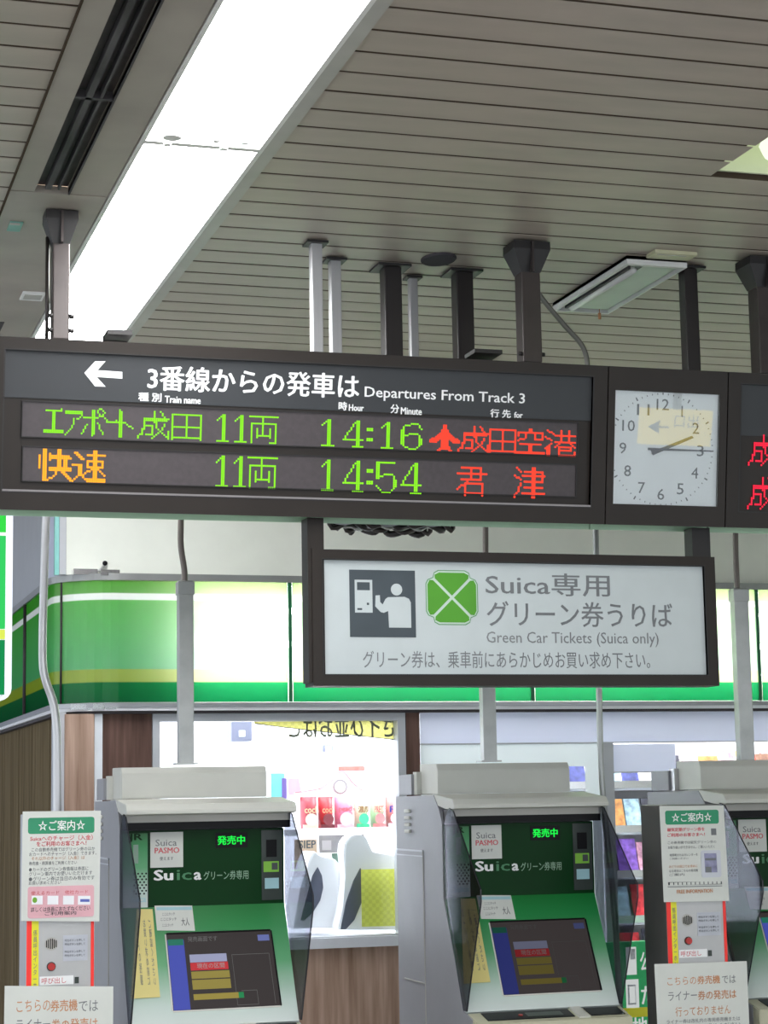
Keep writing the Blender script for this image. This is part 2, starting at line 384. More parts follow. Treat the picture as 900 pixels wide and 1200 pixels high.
bmo('ring', bm, emitter('ring lamp glass', (.9, 1, .8), 1.1), t, smooth=True)
t['label'] = 'white ring fixture inside the ceiling hatch at right edge'; t['category'] = 'ceiling fixture'; t.name = 'ring_fixture'
box('stem', 2.85, 2.87, 5.01, 5.03, CEIL+.05, CEIL+.3, 'white_frame', t)
box('arm', 2.73, 2.99, 5.01, 5.03, CEIL+.04, CEIL+.06, 'white_frame', t)
# long fluorescent fixture
def lamp_fixture(x0, x1, y0, y1, label, holders=False, group=None):
    t = thing('ceiling_light', label, 'ceiling light', ((x0+x1)/2, (y0+y1)/2, CEIL), group)
    P = Plane(((x0+x1)/2, (y0+y1)/2, CEIL), v=(0, -1, 0)); a, b = (x1-x0)/2, (y1-y0)/2
    P.frame('frame', (-a, -b, a, b), (-a+.014, -b+.014, a-.014, b-.014), -.05, .006, 'white_frame', t)
    P.rect('diffuser', -a+.014, -b+.014, a-.014, b-.014, -.02 if holders else -.012, -.008 if holders else -.004, 'lamp', t)
    if holders:
        for u, r in ((-.105, .034), (.02, .014), (.10, .012)):
            P.disc('lamp_holder', u, -b+.07, r, -.004, .012, cloth('lamp holder plastic', (.9, .9, .9), .85), t)
            P.disc('lamp_socket', u+.006, -b+.075, r*.75, .012, .014, 'white_frame', t)
        for u in (-.10, .06): P.disc('lamp_socket', u, -b+.006, .012, .006, .012, 'white_frame', t)
    return t
lamp_fixture(.930, 1.281, 2.6, 5.325, 'bright overhead fluorescent box with round lamp holders at its far end', True)
lamp_fixture(.930, 1.281, 5.325, 7.9, 'bright fluorescent panel running down to the departures board')
for i, (x, y) in enumerate([(.93, -4), (.93, -.7), (-2.6, -4), (-2.6, 0), (4.2, -4), (4.2, -.6)]):  # unseen lamps added to light the front faces; middle row continues the fixture
    lamp_fixture(x, x+.351, y, y+3.2, ('central' if x == .93 else 'added unseen side')+f' fluorescent panel behind the photographer, {["near", "far"][i % 2]} one, '+('middle' if x == .93 else 'left' if x < 0 else 'right')+' row', group='lamps behind the photographer')
# ------------------------------------------------------------------ shop shell
YF = 8.6; ZB, ZT = 2.017, 2.543; XL = 1.15; XC = 1.41
def arc_path(off=0, end=13.0, x_end=6.0):
    r = XC-XL; cx, cy = XC, YF+r
    pts = [(XL+off, end), (XL+off, cy)]
    for k in range(1, 13):
        a = math.radians(180+k*7.5); pts.append((cx+(r-off)*math.cos(a), cy+(r-off)*math.sin(a)))
    pts.append((x_end, YF+off)); return pts
def sweep(name, path, z0, z1, t, m, parent=None, kind=None):
    bm = bmesh.new(); A = []
    n = len(path)
    for i, (x, y) in enumerate(path):
        p = Vector((x, y)); d = (Vector(path[min(i+1, n-1)])-Vector(path[max(i-1, 0)])).normalized(); nn = Vector((-d.y, d.x))  # inward side
        q = p+nn*t
        A.append([bm.verts.new((p.x, p.y, z0)), bm.verts.new((p.x, p.y, z1)), bm.verts.new((q.x, q.y, z1)), bm.verts.new((q.x, q.y, z0))])
    for a, b in zip(A, A[1:]):
        for k in range(4): bm.faces.new((a[k], a[(k+1) % 4], b[(k+1) % 4], b[k]))
    bm.faces.new(A[0]); bm.faces.new(A[-1][::-1])
    return bmo(name, bm, m, parent, kind)
fas = thing('fascia_sign', 'long green backlit shop fascia with white and yellow stripes, curving round the corner', 'sign', (XC, YF, ZB))
path = arc_path()
seam = at(75, 750, Y=YF)
arc = path[1:14]
def film(name, pts):
    bm = bmesh.new(); n = len(pts); N = 1
    vs = [[bm.verts.new((x, y, z)) for z in (ZB, ZT)] for x, y in pts]
    for a, b in zip(vs, vs[1:]): bm.faces.new((a[0], b[0], b[1], a[1]))
    return bmo(name, bm, 'film', fas)
film('sign_panel', [path[0], (XL, 9.75)]); film('sign_panel', [(XL, 9.74), arc[0], arc[1], arc[2], arc[3], arc[4]])
xj = at(340, 750, Y=YF).x
film('sign_panel', arc[4:]+[(xj-.012, YF)])
js = [xj+.012, xj+1.15, xj+2.3, 6.0]
for a, b in zip(js, js[1:]): film('sign_panel', [(a, YF), (b-(.012 if b < 6 else 0), YF)])
jm = mat('dark green joint strip', (.01, .13, .05), .4)
for x in js[:-1]: box('joint_strip', x-.02, x-.004, YF-.006, YF+.01, ZB, ZT, jm, fas)
tube('joint_strip', [(arc[4][0]-.004, arc[4][1]-.003, ZB), (arc[4][0]-.004, arc[4][1]-.003, ZT)], .005, 'slot', fas)
tube('joint_strip', [(XL-.002, 9.745, ZB), (XL-.002, 9.745, ZT)], .012, 'slot', fas)
sweep('top_trim', arc_path(-.012), ZT, ZT+.03, .15, mat('grey fascia trim', (.30, .31, .31), .3, metal=.4), fas)
sweep('bottom_trim', arc_path(-.008), ZB-.022, ZB-.002, .15, mat('grey metal trim', (.32, .33, .35), .3, metal=.5), fas)
sweep('white_trim', arc_path(.0), ZB-.036, ZB-.022, .1, 'shopwhite', fas)  # plain white trim line, not a lamp
sweep('dark_trim', arc_path(.015), ZB-.048, ZB-.036, .1, 'slot', fas)  # dark line under the white one
sweep('back_board', arc_path(.15), ZB, ZT, .004, 'shopwhite', fas)
for z in (ZB+.12, ZB+.26, ZB+.41):
    tube('lamp_tube', [(at(222, 750, Y=YF).x, YF+.085, z), (5.9, YF+.085, z)], .013, 'tube', fas, seg=6)
# bright scraps of trim at the corner
for px, w in ((88, 3), (97, 16), (120, 8)):
    a = at(px, 677, Y=YF-.0)
box('corner_clip', *sorted((at(84, 677, Y=YF+.08).x, at(112, 677, Y=YF+.08).x)), YF+.02, YF+.1, ZT+.025, ZT+.05, 'chrome', fas)
box('corner_clip', at(118, 677, Y=YF).x, at(140, 677, Y=YF).x, YF-.008, YF+.05, ZT+.02, ZT+.045, 'chrome', fas)
for a, b in ((84, 107), (109, 122), (124, 136)):
    box('corner_clip', at(a, 828, Y=YF).x, at(b, 828, Y=YF).x, YF-.002+(.03 if a < 100 else 0), YF+.05, ZB-.03, ZB-.006, 'chrome', fas)
# walls
wu = struct('wall_upper', (1.2, YF+.06, ZT))
box('board', 1.195, 6, YF+.08, YF+.1, ZT+.03, CEIL+.04, 'wall_white', wu)
box('corner_post', 1.165, 1.193, YF+.07, YF+.12, ZT+.03, CEIL+.04, 'wall_grey', wu)
box('glass_edge', 1.146, 1.165, YF+.09, YF+.12, ZT+.03, CEIL+.04, mat('teal edge', (.25, .62, .58), .3), wu)
box('board', 1.215, 1.235, YF+.3, 9.6, ZT+.03, CEIL+.04, 'wall_lav', wu)
box('board', 1.25, 1.27, 9.6, 14, ZT-.1, CEIL+.04, 'wall_grey', wu)
lw = struct('wall_left', (XL, 9, 0))
x = YF+.2
yy = [YF+.27+i*.11 for i in range(40)]
for i, a in enumerate(yy):
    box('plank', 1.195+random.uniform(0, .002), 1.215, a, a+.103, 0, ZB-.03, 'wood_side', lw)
box('backing', 1.215, 1.225, YF+.25, 13.2, 0, ZB-.03, 'slat_back', lw)
box('corner_post', 1.16, 1.195, YF+.06, YF+.26, 0, ZB-.04, 'wall_grey', lw)
YW = 8.66
fw = struct('wall_front', (1.2, YW, 0))
def X8(px, Y=YW): return at(px, 950, Y=Y).x
def Z8(py, px=600, Y=YW): return at(px, py, Y=Y).z
zt = ZB-.048
box('post', X8(75), X8(109), YW-.03, YW+.1, 0, zt, 'wood_front', fw)
box('strip', X8(109.6), X8(119), YW-.02, YW+.1, 0, zt, 'strip_white', fw)
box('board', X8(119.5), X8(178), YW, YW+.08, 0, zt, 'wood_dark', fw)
zs, zw = Z8(1097, 400), Z8(845, 320)
box('board', X8(178), X8(475), YW, YW+.08, 0, zs-.05, 'wood_front', fw)
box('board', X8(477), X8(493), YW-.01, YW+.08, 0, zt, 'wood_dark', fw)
bm = bmesh.new(); bm.faces.new([bm.verts.new(p) for p in ((X8(493.5), YW-.006, Z8(871)), (6, YW-.006, Z8(871)), (6, YW-.006, zt), (X8(493.5), YW-.006, zt))]); bmo('header_board', bm, 'header_film', fw)
box('header_edge', X8(493.5), 6, YW-.008, YW+.004, Z8(872), Z8(870.5), 'wall_grey', fw)
def sheet_y(nm, a, b, y0, y1, z0, z1, m, par):
    bm = bmesh.new(); bm.faces.new([bm.verts.new(p) for p in ((a, y0, z0), (b, y0, z0), (b, y0, z1), (a, y0, z1))]); return bmo(nm, bm, m, par)
dx0, dx1 = X8(494), X8(720)
za, zb_ = Z8(898, 676), Z8(931, 676)
sheet_y('door_leaf', dx0, X8(668), YW, YW+.05, 0, Z8(870), 'door_panel', fw)
sheet_y('door_leaf', X8(668), X8(687), YW, YW+.05, za, Z8(870), 'door_panel', fw)
sheet_y('door_leaf', X8(668), X8(687), YW, YW+.05, 0, zb_, 'door_panel', fw)
sheet_y('door_leaf', X8(687), X8(705), YW, YW+.05, 0, Z8(870), 'door_panel', fw)
box('door_post', X8(706), X8(720), YW-.01, YW+.06, 0, Z8(871), 'wall_grey', fw)
sheet_y('transom', X8(721), X8(794), YW, YW+.04, Z8(904, 750), Z8(872, 750), 'header_film', fw); box('transom_edge', X8(721), X8(794), YW-.004, YW+.01, Z8(905.5, 750), Z8(904, 750), 'wall_grey', fw)
box('board', X8(721), 6, YW+.01, YW+.05, 0, Z8(1112, 750), 'shopwhite', fw)
win = struct('window_1', (X8(330), YW, zs))
P8 = Plane((0, YW, 0))
P8.frame('window_frame', (X8(178.5), zs-.02, X8(476), zt), (X8(187), zs, X8(467), zw), -.08, .012, 'wall_grey', win)
box('sill', X8(178.5), X8(476), YW-.04, YW+.1, zs-.048, zs-.004, mat('white sill', (.68, .7, .76), .4), win)
box('pane', X8(187)+.002, X8(467)-.002, YW+.03, YW+.036, zs+.002, zw-.002, 'glass', win)
# shop room
sh = struct('wall_shop', (3, 11.6, 0))
box('back_board', 1.3, 6, 11.6, 11.65, 0, 2.9, 'shopwhite', sh)
box('side_board', 1.27, 1.3, YW+.2, 11.6, 0, 2.9, 'shopwhite', sh)
box('side_board', 5.95, 6, YW+.1, 11.6, 0, 2.9, 'shopwhite', sh)
box('roof_board', 1.27, 6, YW+.2, 11.65, 2.75, 2.8, 'shopwhite', sh)
box('floor_board', 1.3, 5.95, YW+.1, 11.6, .0, .01, 'shopwhite', sh)
for i in range(3):
    lt = thing('shop_light', ('left', 'middle', 'right')[i]+' white shop ceiling light above the window view', 'ceiling light', (2.2+i*1.4, 10.1, 2.74), 'shop ceiling lights')
    box('diffuser', 1.7+i*1.4, 2.7+i*1.4, 9.0, 11.2, 2.72, 2.745, 'shop_lamp', lt)
box('wall_back_blocker', -3, 6.0, 14, 14.1, 0, CEIL+.1, 'wall_lav', kind='structure')  # unseen far wall, added to block world light
# outer walls out of view so that the hall is enclosed at the sides
box('wall_right', 6.0, 6.1, 4, 14, 0, CEIL+.1, 'wall_white', kind='structure')
# ================================================================== DEPARTURES BOARD
TILT = math.radians(8)
BP = Plane((0, 6.0, 2.465), v=(0, -math.sin(TILT), math.cos(TILT)))
def display_case(name, label, cat, u0, u1, inner, v0=0.0, v1=None, deep=.13):
    t = thing(name, label, cat, BP.P((u0+u1)/2, 0, -deep/2))
    v1 = v1 or BP.uv(350, 411)[1]
    if inner:
        BP.frame('case_frame', (u0, v0, u1, v1), inner, -.02, 0, 'brown', t)
    BP.rect('case_body', u0+.001, v0+.001, u1-.001, v1-.001, -deep, -.02, 'brown', t)
    return t, v1
uL = .612; uR = BP.uv(710.5, 520)[0]
iL, iT = BP.uv(6.7, 409); iR, _ = BP.uv(694, 500); iB = BP.uv(340, 584.5)[1]
iT = BP.uv(350, 425.5)[1]
board, VT = display_case('departures_board', 'long brown departures board, green and orange dot letters, white left arrow', 'departure board', uL, uR, (iL, iB, iR, iT))
V_HEAD = BP.uv(180, 467)[1]
BP.rect('header_panel', iL, BP.uv(30, 466)[1], iR, iT, -.0195, -.012, 'slate', board)
BP.frame('recess_lip', (iL-.004, iB-.004, iR+.004, iT+.004), (iL, iB, iR, iT), -.0195, .0005, 'brown_dark', board)
r1 = (BP.uv(27.5, 470)[0], BP.uv(27, 511)[1], BP.uv(678, 520)[0], BP.uv(28, 470)[1])
r2 = (BP.uv(27.5, 540)[0], BP.uv(26, 563)[1], BP.uv(676, 560)[0], BP.uv(26, 523)[1])
BP.rect('row_surround', iL, iB, iR, BP.uv(30, 466)[1], -.0195, -.0155, 'brown', board)
for r in (r1, r2):
    p = BP.rect('led_row', *r, -.0153, -.012, 'led_face', board)
    BP.frame('row_bezel', (r[0]-.003, r[1]-.003, r[2]+.003, r[3]+.003), r, -.0153, -.0075, 'brown_dark', board)
BP.rect('ledge', iL, iB, iR, iB+.006, -.0195, .003, mat('ledge with painted highlight', (.22, .2, .2), .3, metal=.5), board)  # ledge's highlight put into a lighter metal colour
RAIL = mat('pale green reflection tint', (.42, .66, .44), .25)  # pale green colour stands for the reflection seen under the boards
def reflection_rail(par, a, b):
    BP.rect('reflection_rail', a, -.018, b, .004, -.16, -.13, RAIL, par)
reflection_rail(board, uL, uR)
# arrow
A = [BP.uv(x, y) for x, y in ((99.5, 436.7), (112, 423), (124.5, 423), (115, 433.5), (144, 435.5), (144, 443.5), (114, 441.5), (124.5, 453), (112, 452.5))]
BP.poly('arrow', A, -.0118, -.0108, 'white', board)
def txt(s, x0, y0, x1, y1, m='white', bold=.0, par=None, P=BP, w=-.0118, **k): return P.textpx(s, x0, y0, x1, y1, m, par or board, w=w, bold=bold, **k)
txt('3番線からの発車は', 174, 427, 422, 467.5, bold=.022)
txt('Departures From Track 3', 428.7, 452.5, 616.5, 476.5, bold=.012)
for s, b in (('種 別', (163, 462, 190, 473.5)), ('Train name', (194, 466, 236, 476)), ('時', (398, 473, 408, 483.5)), ('Hour', (410, 476, 427.5, 484.5)), ('分', (459, 476, 469, 487)), ('Minute', (471, 479.5, 495.5, 489)), ('行 先', (576, 481.5, 600, 492.5)), ('for', (604, 485, 614, 492.5))):
    txt(s, b[0], b[1]-2.6, b[2], b[3]-2.6, bold=.03)
# dot-matrix glyphs as strokes on a grid: (columns, rows, strokes)
G = {
 'エ': (12, 16, [(1,2,10,2),(10,2,10,1),(5,2,5,13),(6,2,6,13),(0,13,11,13),(0,14,11,14)]),
 'ア': (11, 16, [(0,2,10,2),(0,3,9,3),(10,3,9,5),(9,5,7,6),(5,6,5,9),(5,9,4,11),(4,11,0,15)]),
 'ポ': (14, 16, [(1,5,9,5),(6,1,6,15),(7,1,7,14),(3,9,0,14),(9,8,12,14),(9,1,11,0),(11,0,13,2),(13,2,12,4),(12,4,10,4),(10,4,9,1)]),
 'ー': (8, 16, [(0,5,1,6),(1,7,7,7),(6,6,7,7)]),
 'ト': (9, 16, [(1,0,1,15),(2,1,2,15),(2,6,8,10)]),
 '成': (16, 16, [(3,4,15,4),(3,5,14,5),(3,5,3,10),(2,10,2,13),(1,13,0,15),(3,8,7,8),(7,8,7,13),(4,13,7,13),(8,0,8,6),(9,6,9,9),(9,9,15,15),(11,0,13,3),(13,7,12,10),(12,10,7,15),(15,11,15,15)]),
 '田': (15, 16, [(0,1,14,1),(0,1,0,15),(14,1,14,15),(7,1,7,14),(0,8,14,8),(0,14,14,14)]),
 '両': (16, 16, [(0,0,15,0),(7,0,7,11),(1,4,14,4),(1,4,1,15),(14,4,14,15),(11,15,14,15),(4,7,4,12),(11,7,11,12),(4,11,11,11)]),
 '1': (7, 16, [(3,0,3,15),(4,0,4,15),(0,3,2,1),(0,15,6,15)]),
 '4': (11, 16, [(7,0,7,15),(8,0,8,15),(6,1,0,11),(0,11,10,11),(5,15,10,15)]),
 ':': (3, 16, [(0,4,2,4),(0,5,2,5),(0,10,2,10),(0,11,2,11)]),
 '6': (11, 16, [(2,1,8,0),(8,0,10,3),(2,1,0,4),(0,4,0,12),(1,4,1,12),(1,13,4,15),(4,15,7,15),(7,15,10,12),(10,12,10,9),(10,9,8,6),(8,6,4,6),(4,6,1,8),(9,9,9,12)]),
 '5': (11, 16, [(0,0,9,0),(0,0,0,8),(1,0,1,8),(1,8,4,6),(4,6,8,6),(8,6,10,9),(10,9,10,12),(9,9,9,12),(10,12,7,15),(7,15,3,15),(3,15,0,12)]),
 '快': (16, 16, [(0,3,0,9),(2,0,2,15),(3,0,3,15),(5,2,5,5),(6,4,15,4),(6,3,14,3),(9,0,9,9),(10,0,10,9),(12,4,12,9),(13,4,13,9),(5,10,15,10),(5,9,15,9),(8,10,8,12),(8,12,4,15),(10,10,15,15),(11,10,15,14)]),
 '速': (16, 16, [(2,1,5,4),(1,1,4,4),(0,7,3,7),(3,7,3,11),(4,7,4,11),(3,12,0,15),(4,12,7,15),(7,15,15,15),(7,14,15,14),(7,2,15,2),(10,0,10,13),(11,0,11,13),(7,5,14,5),(14,5,14,8),(14,8,7,8),(7,8,7,5),(9,9,5,12),(12,9,15,12)]),
 '空': (16, 16, [(7,0,7,2),(8,0,8,2),(1,2,14,2),(1,2,1,4),(14,2,14,4),(5,3,5,5),(5,5,1,7),(10,3,10,6),(10,6,14,6),(14,6,14,5),(2,9,13,9),(7,9,7,15),(8,9,8,15),(0,15,15,15),(0,14,15,14)]),
 '港': (16, 16, [(1,0,4,2),(0,4,3,6),(3,8,0,11),(1,11,1,15),(2,9,2,15),(5,3,15,3),(8,0,8,7),(12,0,12,7),(5,7,15,7),(8,7,5,10),(12,7,15,10),(7,10,13,10),(13,10,13,12),(13,12,7,12),(7,10,7,15),(7,15,15,15),(15,15,15,13)]),
 '君': (16, 16, [(2,1,12,1),(12,1,12,7),(0,4,15,4),(2,7,12,7),(7,1,7,7),(6,7,0,12),(4,9,13,9),(13,9,13,15),(13,14,4,14),(4,15,4,9)]),
 '津': (16, 16, [(1,0,3,2),(0,4,3,6),(3,8,2,11),(2,11,0,15),(5,2,14,2),(14,2,14,7),(4,4,15,4),(5,7,14,7),(5,10,14,10),(4,13,15,13),(9,0,9,15),(10,0,10,15)]),
 '✈': (16, 16, [(7,0,7,14),(8,0,8,14),(7,4,0,9),(7,5,0,10),(7,6,1,10),(6,8,2,10),(8,4,15,9),(8,5,15,10),(8,6,14,10),(9,8,13,10),(7,11,4,15),(7,12,5,15),(7,13,4,15),(8,11,11,15),(8,12,10,15),(8,13,11,15),(6,3,6,12),(9,3,9,12)]),
}
def cells(g):
    w, h, st = G[g]; S = set()
    for x0, y0, x1, y1 in st:
        n = max(abs(x1-x0), abs(y1-y0), 1)
        for k in range(n+1): S.add((round(x0+(x1-x0)*k/n), round(y0+(y1-y0)*k/n)))
    return w, h, S
def led(items, m, parent, name='led_character', k=.56):
    """items: (glyph, px box) -> one object of lit dots"""
    for g, x0, y0, x1, y1 in items:
        bm = bmesh.new()
        w, h, S = cells(g); a = BP.uv(x0, y0); b = BP.uv(x1, y1); du = (b[0]-a[0])/w; dv = (a[1]-b[1])/h
        for cx, cy in S:
            u = a[0]+(cx+.5)*du; v = a[1]-(cy+.5)*dv
            vs = [bm.verts.new(BP.P(u+du*k*math.cos(i*math.pi/3), v+dv*k*math.sin(i*math.pi/3), -.0112)) for i in range(6)]
            bm.faces.new(vs)
        bmo(name, bm, m, parent)
def row(y_at, items, h=35, slope=.052):
    """y_at: top y at x=0; returns px boxes following the board's slope"""
    out = []
    for g, x0, x1 in items:
        xm = (x0+x1)/2; out.append((g, x0, y_at+slope*xm, x1, y_at+slope*xm+h))
    return out
def rowpx(items):  # items: (g,x0,x1,ytop,ybot) at glyph centre; convert to the tl / br of a sheared cell
    out = []
    for g, x0, x1, yt, yb in items:
        s = .045*(x1-x0)/2
        out.append((g, x0, yt-s, x1, yb+s))
    return out
def yt1(x): return 474+(.0475*(x-27))+2.0
def yb1(x): return 511+(.042*(x-27))-2.2
def yt2(x): return 523.5+(.0385*(x-27))+2.2
def yb2(x): return 564+(.0365*(x-27))-2.0
R1 = [(g, a, b, yt1((a+b)/2)-2, yb1((a+b)/2)-1) for g, a, b in (('エ', 52, 75), ('ア', 77, 97), ('ポ', 96, 124), ('ー', 123, 140), ('ト', 138, 157), ('成', 162, 199), ('田', 202, 237), ('1', 255, 269), ('1', 276, 290), ('両', 293, 327), ('1', 378, 393), ('4', 403, 427), (':', 431, 438), ('1', 448, 462), ('6', 471, 496))]
led(rowpx(R1), 'green_led', board)
led(rowpx([(g, a, b, yt1((a+b)/2)-2, yb1((a+b)/2)-1) for g, a, b in (('✈', 505, 540), ('成', 538, 574), ('田', 575, 606), ('空', 606, 640), ('港', 640, 676))]), 'red_led', board, k=.60)
led(rowpx([(g, a, b, yt2((a+b)/2)-1, yb2((a+b)/2)) for g, a, b in (('快', 46, 84), ('速', 85, 124))]), 'yellow_led', board, k=.60)
led(rowpx([(g, a, b, yt2((a+b)/2)-1, yb2((a+b)/2)) for g, a, b in (('1', 254, 268), ('1', 275, 289), ('両', 291, 326), ('1', 378, 392), ('4', 403, 427), (':', 431, 438), ('5', 442, 466), ('4', 471, 495))]), 'green_led', board)
led(rowpx([(g, a, b, yt2((a+b)/2)-1, yb2((a+b)/2)) for g, a, b in (('君', 537, 572), ('津', 604, 640))]), 'red_led', board, k=.60)
# second board at the right
u2 = BP.uv(852.5, 520)[0]
i2 = (BP.uv(868, 520)[0], iB, 4.9, iT)
board2, _ = display_case('departures_board', 'second departures board cut by the right edge, red dot letters', 'departure board', u2, 5.0, i2)
BP.rect('header_panel', i2[0], BP.uv(870, 510)[1], i2[2], iT, -.0195, -.012, 'slate', board2)
BP.rect('row_surround', i2[0], iB, i2[2], BP.uv(870, 510)[1], -.0195, -.0155, 'brown', board2)
BP.frame('recess_lip', (i2[0]-.004, iB-.004, i2[2]+.004, iT+.004), i2, -.0195, .0005, 'brown_dark', board2)
reflection_rail(board2, u2, 4.9)
led(rowpx([('成', 879, 912, 509, 546), ('成', 878, 911, 559, 597), ('田', 914, 946, 511, 548), ('田', 914, 946, 561, 598)]), 'redpink_led', board2, k=.56)
# ================================================================== CLOCK
cl, _ = display_case('station_clock', 'square brown framed clock with white face reading quarter past two', 'clock', uR+.004, u2-.004,
                     (BP.uv(720, 520)[0], BP.uv(780, 592)[1], BP.uv(842.8, 520)[0], BP.uv(780, 459.5)[1]))
cu0, cu1 = BP.uv(720, 520)[0], BP.uv(842.8, 520)[0]; cv0, cv1 = BP.uv(780, 592)[1], BP.uv(780, 459.5)[1]
reflection_rail(cl, uR+.004, u2-.004)
BP.rect('face', cu0, cv0, cu1, cv1, -.0195, -.015, 'clock_face', cl)
cc = BP.uv(777.8, 526.5)
PX = (cu1-cu0)/122.8; PY = (cv1-cv0)/132.5
ks = (PX+PY)/2
for h in range(1, 13):
    a = math.radians(90-30*h); u = cc[0]+47.5*ks*math.cos(a); v = cc[1]+50.5*ks*math.sin(a)
    w_ = (3.2 if h == 1 else 5.2 if h < 10 else 9.5 if h > 9 else 6)*ks; hh = 6.2*ks
    if h in (1,): w_ = 1.0*ks
    BP.text(str(h), (u-w_*.8, v-hh, u+w_*.8, v+hh), 'ink', cl, w=-.0148, depth=.0005, name='numeral')
tk = bmesh.new(); tm = bmesh.new()
for i in range(60):
    a = math.radians(6*i); r0 = 61.5*ks; L = 4.2*ks if i % 5 == 0 else 1.6*ks; ww = .75*ks if i % 5 == 0 else .45*ks
    if abs(math.cos(a))*(r0+L) > (cu1-cu0)/2-.002: r0 = ((cu1-cu0)/2-.003)/abs(math.cos(a))-L
    d = Vector((math.cos(a), math.sin(a))); n = Vector((-d.y, d.x)); B = tk
    q = [(cc[0]+d.x*r+n.x*s, cc[1]+d.y*r+n.y*s) for r, s in ((r0, -ww), (r0, ww), (r0+L, ww), (r0+L, -ww))]
    q = [(min(max(a_, cu0+.001), cu1-.001), min(max(b_, cv0+.001), cv1-.001)) for a_, b_ in q]
    vs = [B.verts.new(BP.P(a_, b_, -.0146)) for a_, b_ in q]; B.faces.new(vs)
tm.free(); bmo('minute_marks', tk, 'ink', cl)
BP.poly('hour_hand', [BP.uv(x, y) for x, y in ((765, 531.5), (778, 524.5), (813, 510.5), (815, 513), (780, 528), (768, 533))], -.0138, -.013, 'hand2', cl)
BP.poly('minute_hand', [BP.uv(x, y) for x, y in ((761, 524.5), (779, 525.3), (838, 528), (838, 529.2), (779, 528), (761, 527.3))], -.012, -.011, 'hand', cl)
BP.poly('hand_counterweight', [BP.uv(x, y) for x, y in ((764, 527), (780, 527), (767, 533.5))], -.0126, -.0122, 'hand', cl)
BP.disc('hand_hub', cc[0], cc[1], .006, -.0148, -.0105, 'hand', cl)
BP.rect('cover_glass', cu0+.0005, cv0+.0005, cu1-.0005, cv1-.0005, -.008, -.006, 'clock_glass', cl)
# yellow exit sign across the hall, seen mirrored in the clock glass
def mirror(p):
    d = (p-BP.o-BP.n*(-.006)).dot(BP.n); return p-BP.n*2*d
cpts = [BP.P(*BP.uv(x, y), -.006) for x, y in ((756, 479), (837, 480), (831, 524), (754, 521))]
eyem = mirror(EYE)
hit = []
for p in cpts:
    d = (p-eyem).normalized(); tt = (-5.5-eyem.y)/d.y; hit.append(eyem+d*tt)
c0 = sum(hit, Vector())/4; w2 = abs(hit[1].x-hit[0].x)/2; h2 = abs(hit[0].z-hit[3].z)/2
ex = thing('exit_sign', 'yellow exit sign behind the photographer, mirrored in the clock glass', 'sign', c0)
PX2 = Plane(c0, u=(-1, 0, 0))
PX2.rect('panel', -w2, -h2, w2, h2, -.1, 0, emitter('yellow backlit sign', (1, .80, .25), 4.0), ex)
PX2.text('出口', (-w2*.6, 0, w2*.1, h2*.75), 'ink', ex, w=.002)
PX2.poly('arrow', [(w2*.25, .05*h2), (w2*.55, .05*h2), (w2*.5, .4*h2), (w2*.85, 0), (w2*.5, -.4*h2), (w2*.55, -.05*h2), (w2*.25, -.05*h2)], .001, .004, 'ink', ex)
if c0.z < CEIL: box('hanger', c0.x-.03, c0.x+.03, c0.y-.08, c0.y-.02, c0.z+h2*.9, CEIL, 'black_post', ex)
else: pass
print('exit sign', c0, w2, h2)
# ================================================================== LOWER SIGN
SP = Plane((0, 6.05, 0))
ls = thing('hanging_sign', 'grey-white hanging ticket sign with pictogram and green four-leaf mark, brown frame', 'sign', (2.29, 6.1, 1.94))
o_ = (SP.uv(365, 700)[0], SP.uv(600, 804)[1], SP.uv(838.5, 730)[0], SP.uv(600, 648.5)[1])
i_ = (SP.uv(377.5, 700)[0], SP.uv(600, 790.5)[1], SP.uv(825.5, 730)[0], SP.uv(600, 660)[1])
SP.frame('frame', o_, i_, -.09, .012, 'brown', ls)
SP.frame('inner_lip', (i_[0]-.003, i_[1]-.003, i_[2]+.003, i_[3]+.003), i_, -.01, .014, 'brown_dark', ls)
SP.rect('face', *i_, -.08, 0, 'sign_white', ls)
def st(s, x0, y0, x1, y1, m='inkg', bold=.0, **k): SP.textpx(s, x0, y0, x1, y1, m, ls, w=.0003, bold=bold, **k)
st('Suica専用', 568.5, 670.5, 715, 699.5, bold=.008)
st('グリーン券うりば', 570, 704, 788.5, 735.8, bold=.008)
st('Green Car Tickets (Suica only)', 570, 740, 772, 758.5, m=mat('mid grey print', (.2, .21, .22), .6))
st('グリーン券は、乗車前にあらかじめお買い求め下さい。', 425, 762.5, 762, 783.5)
pc = thing; a = SP.uv(409, 667.5); b = SP.uv(487.5, 747)
SP.rect('pictogram', a[0], b[1], b[0], a[1], .0003, .0015, 'picto', ls)
def lp(x, y):  # pictogram crop coordinates (45..465, 62..490)
    return (a[0]+(x-45)/415*(b[0]-a[0]), a[1]-(y-62)/420*(a[1]-b[1]))
def pp(name, pts, m='sign_white', w=.0015): SP.poly(name, [lp(*p) for p in pts], w, w+.0008, m, ls)
pp('ticket_machine_symbol', [(78, 125), (188, 125), (188, 330), (78, 330)])
pp('ticket_machine_symbol', [(92, 140), (172, 140), (172, 190), (92, 190)], 'picto', .0023)
pp('ticket_machine_symbol', [(92, 302), (122, 302), (122, 314), (92, 314)], 'picto', .0023)
pp('ticket_machine_symbol', [(152, 268), (166, 268), (166, 282), (152, 282)], 'picto', .0023)
cu, cv = lp(341, 183); SP.disc('person_symbol', cu, cv, 36/415*(b[0]-a[0]), .0015, .0023, 'sign_white', ls)
pp('person_symbol', [(285, 232), (390, 228), (418, 240), (430, 262), (430, 422), (290, 422), (286, 318), (258, 330), (240, 326), (205, 290), (208, 222), (235, 220), (236, 262), (252, 278), (270, 244)])
a2 = SP.uv(498.5, 667.5); b2 = SP.uv(560.5, 733)
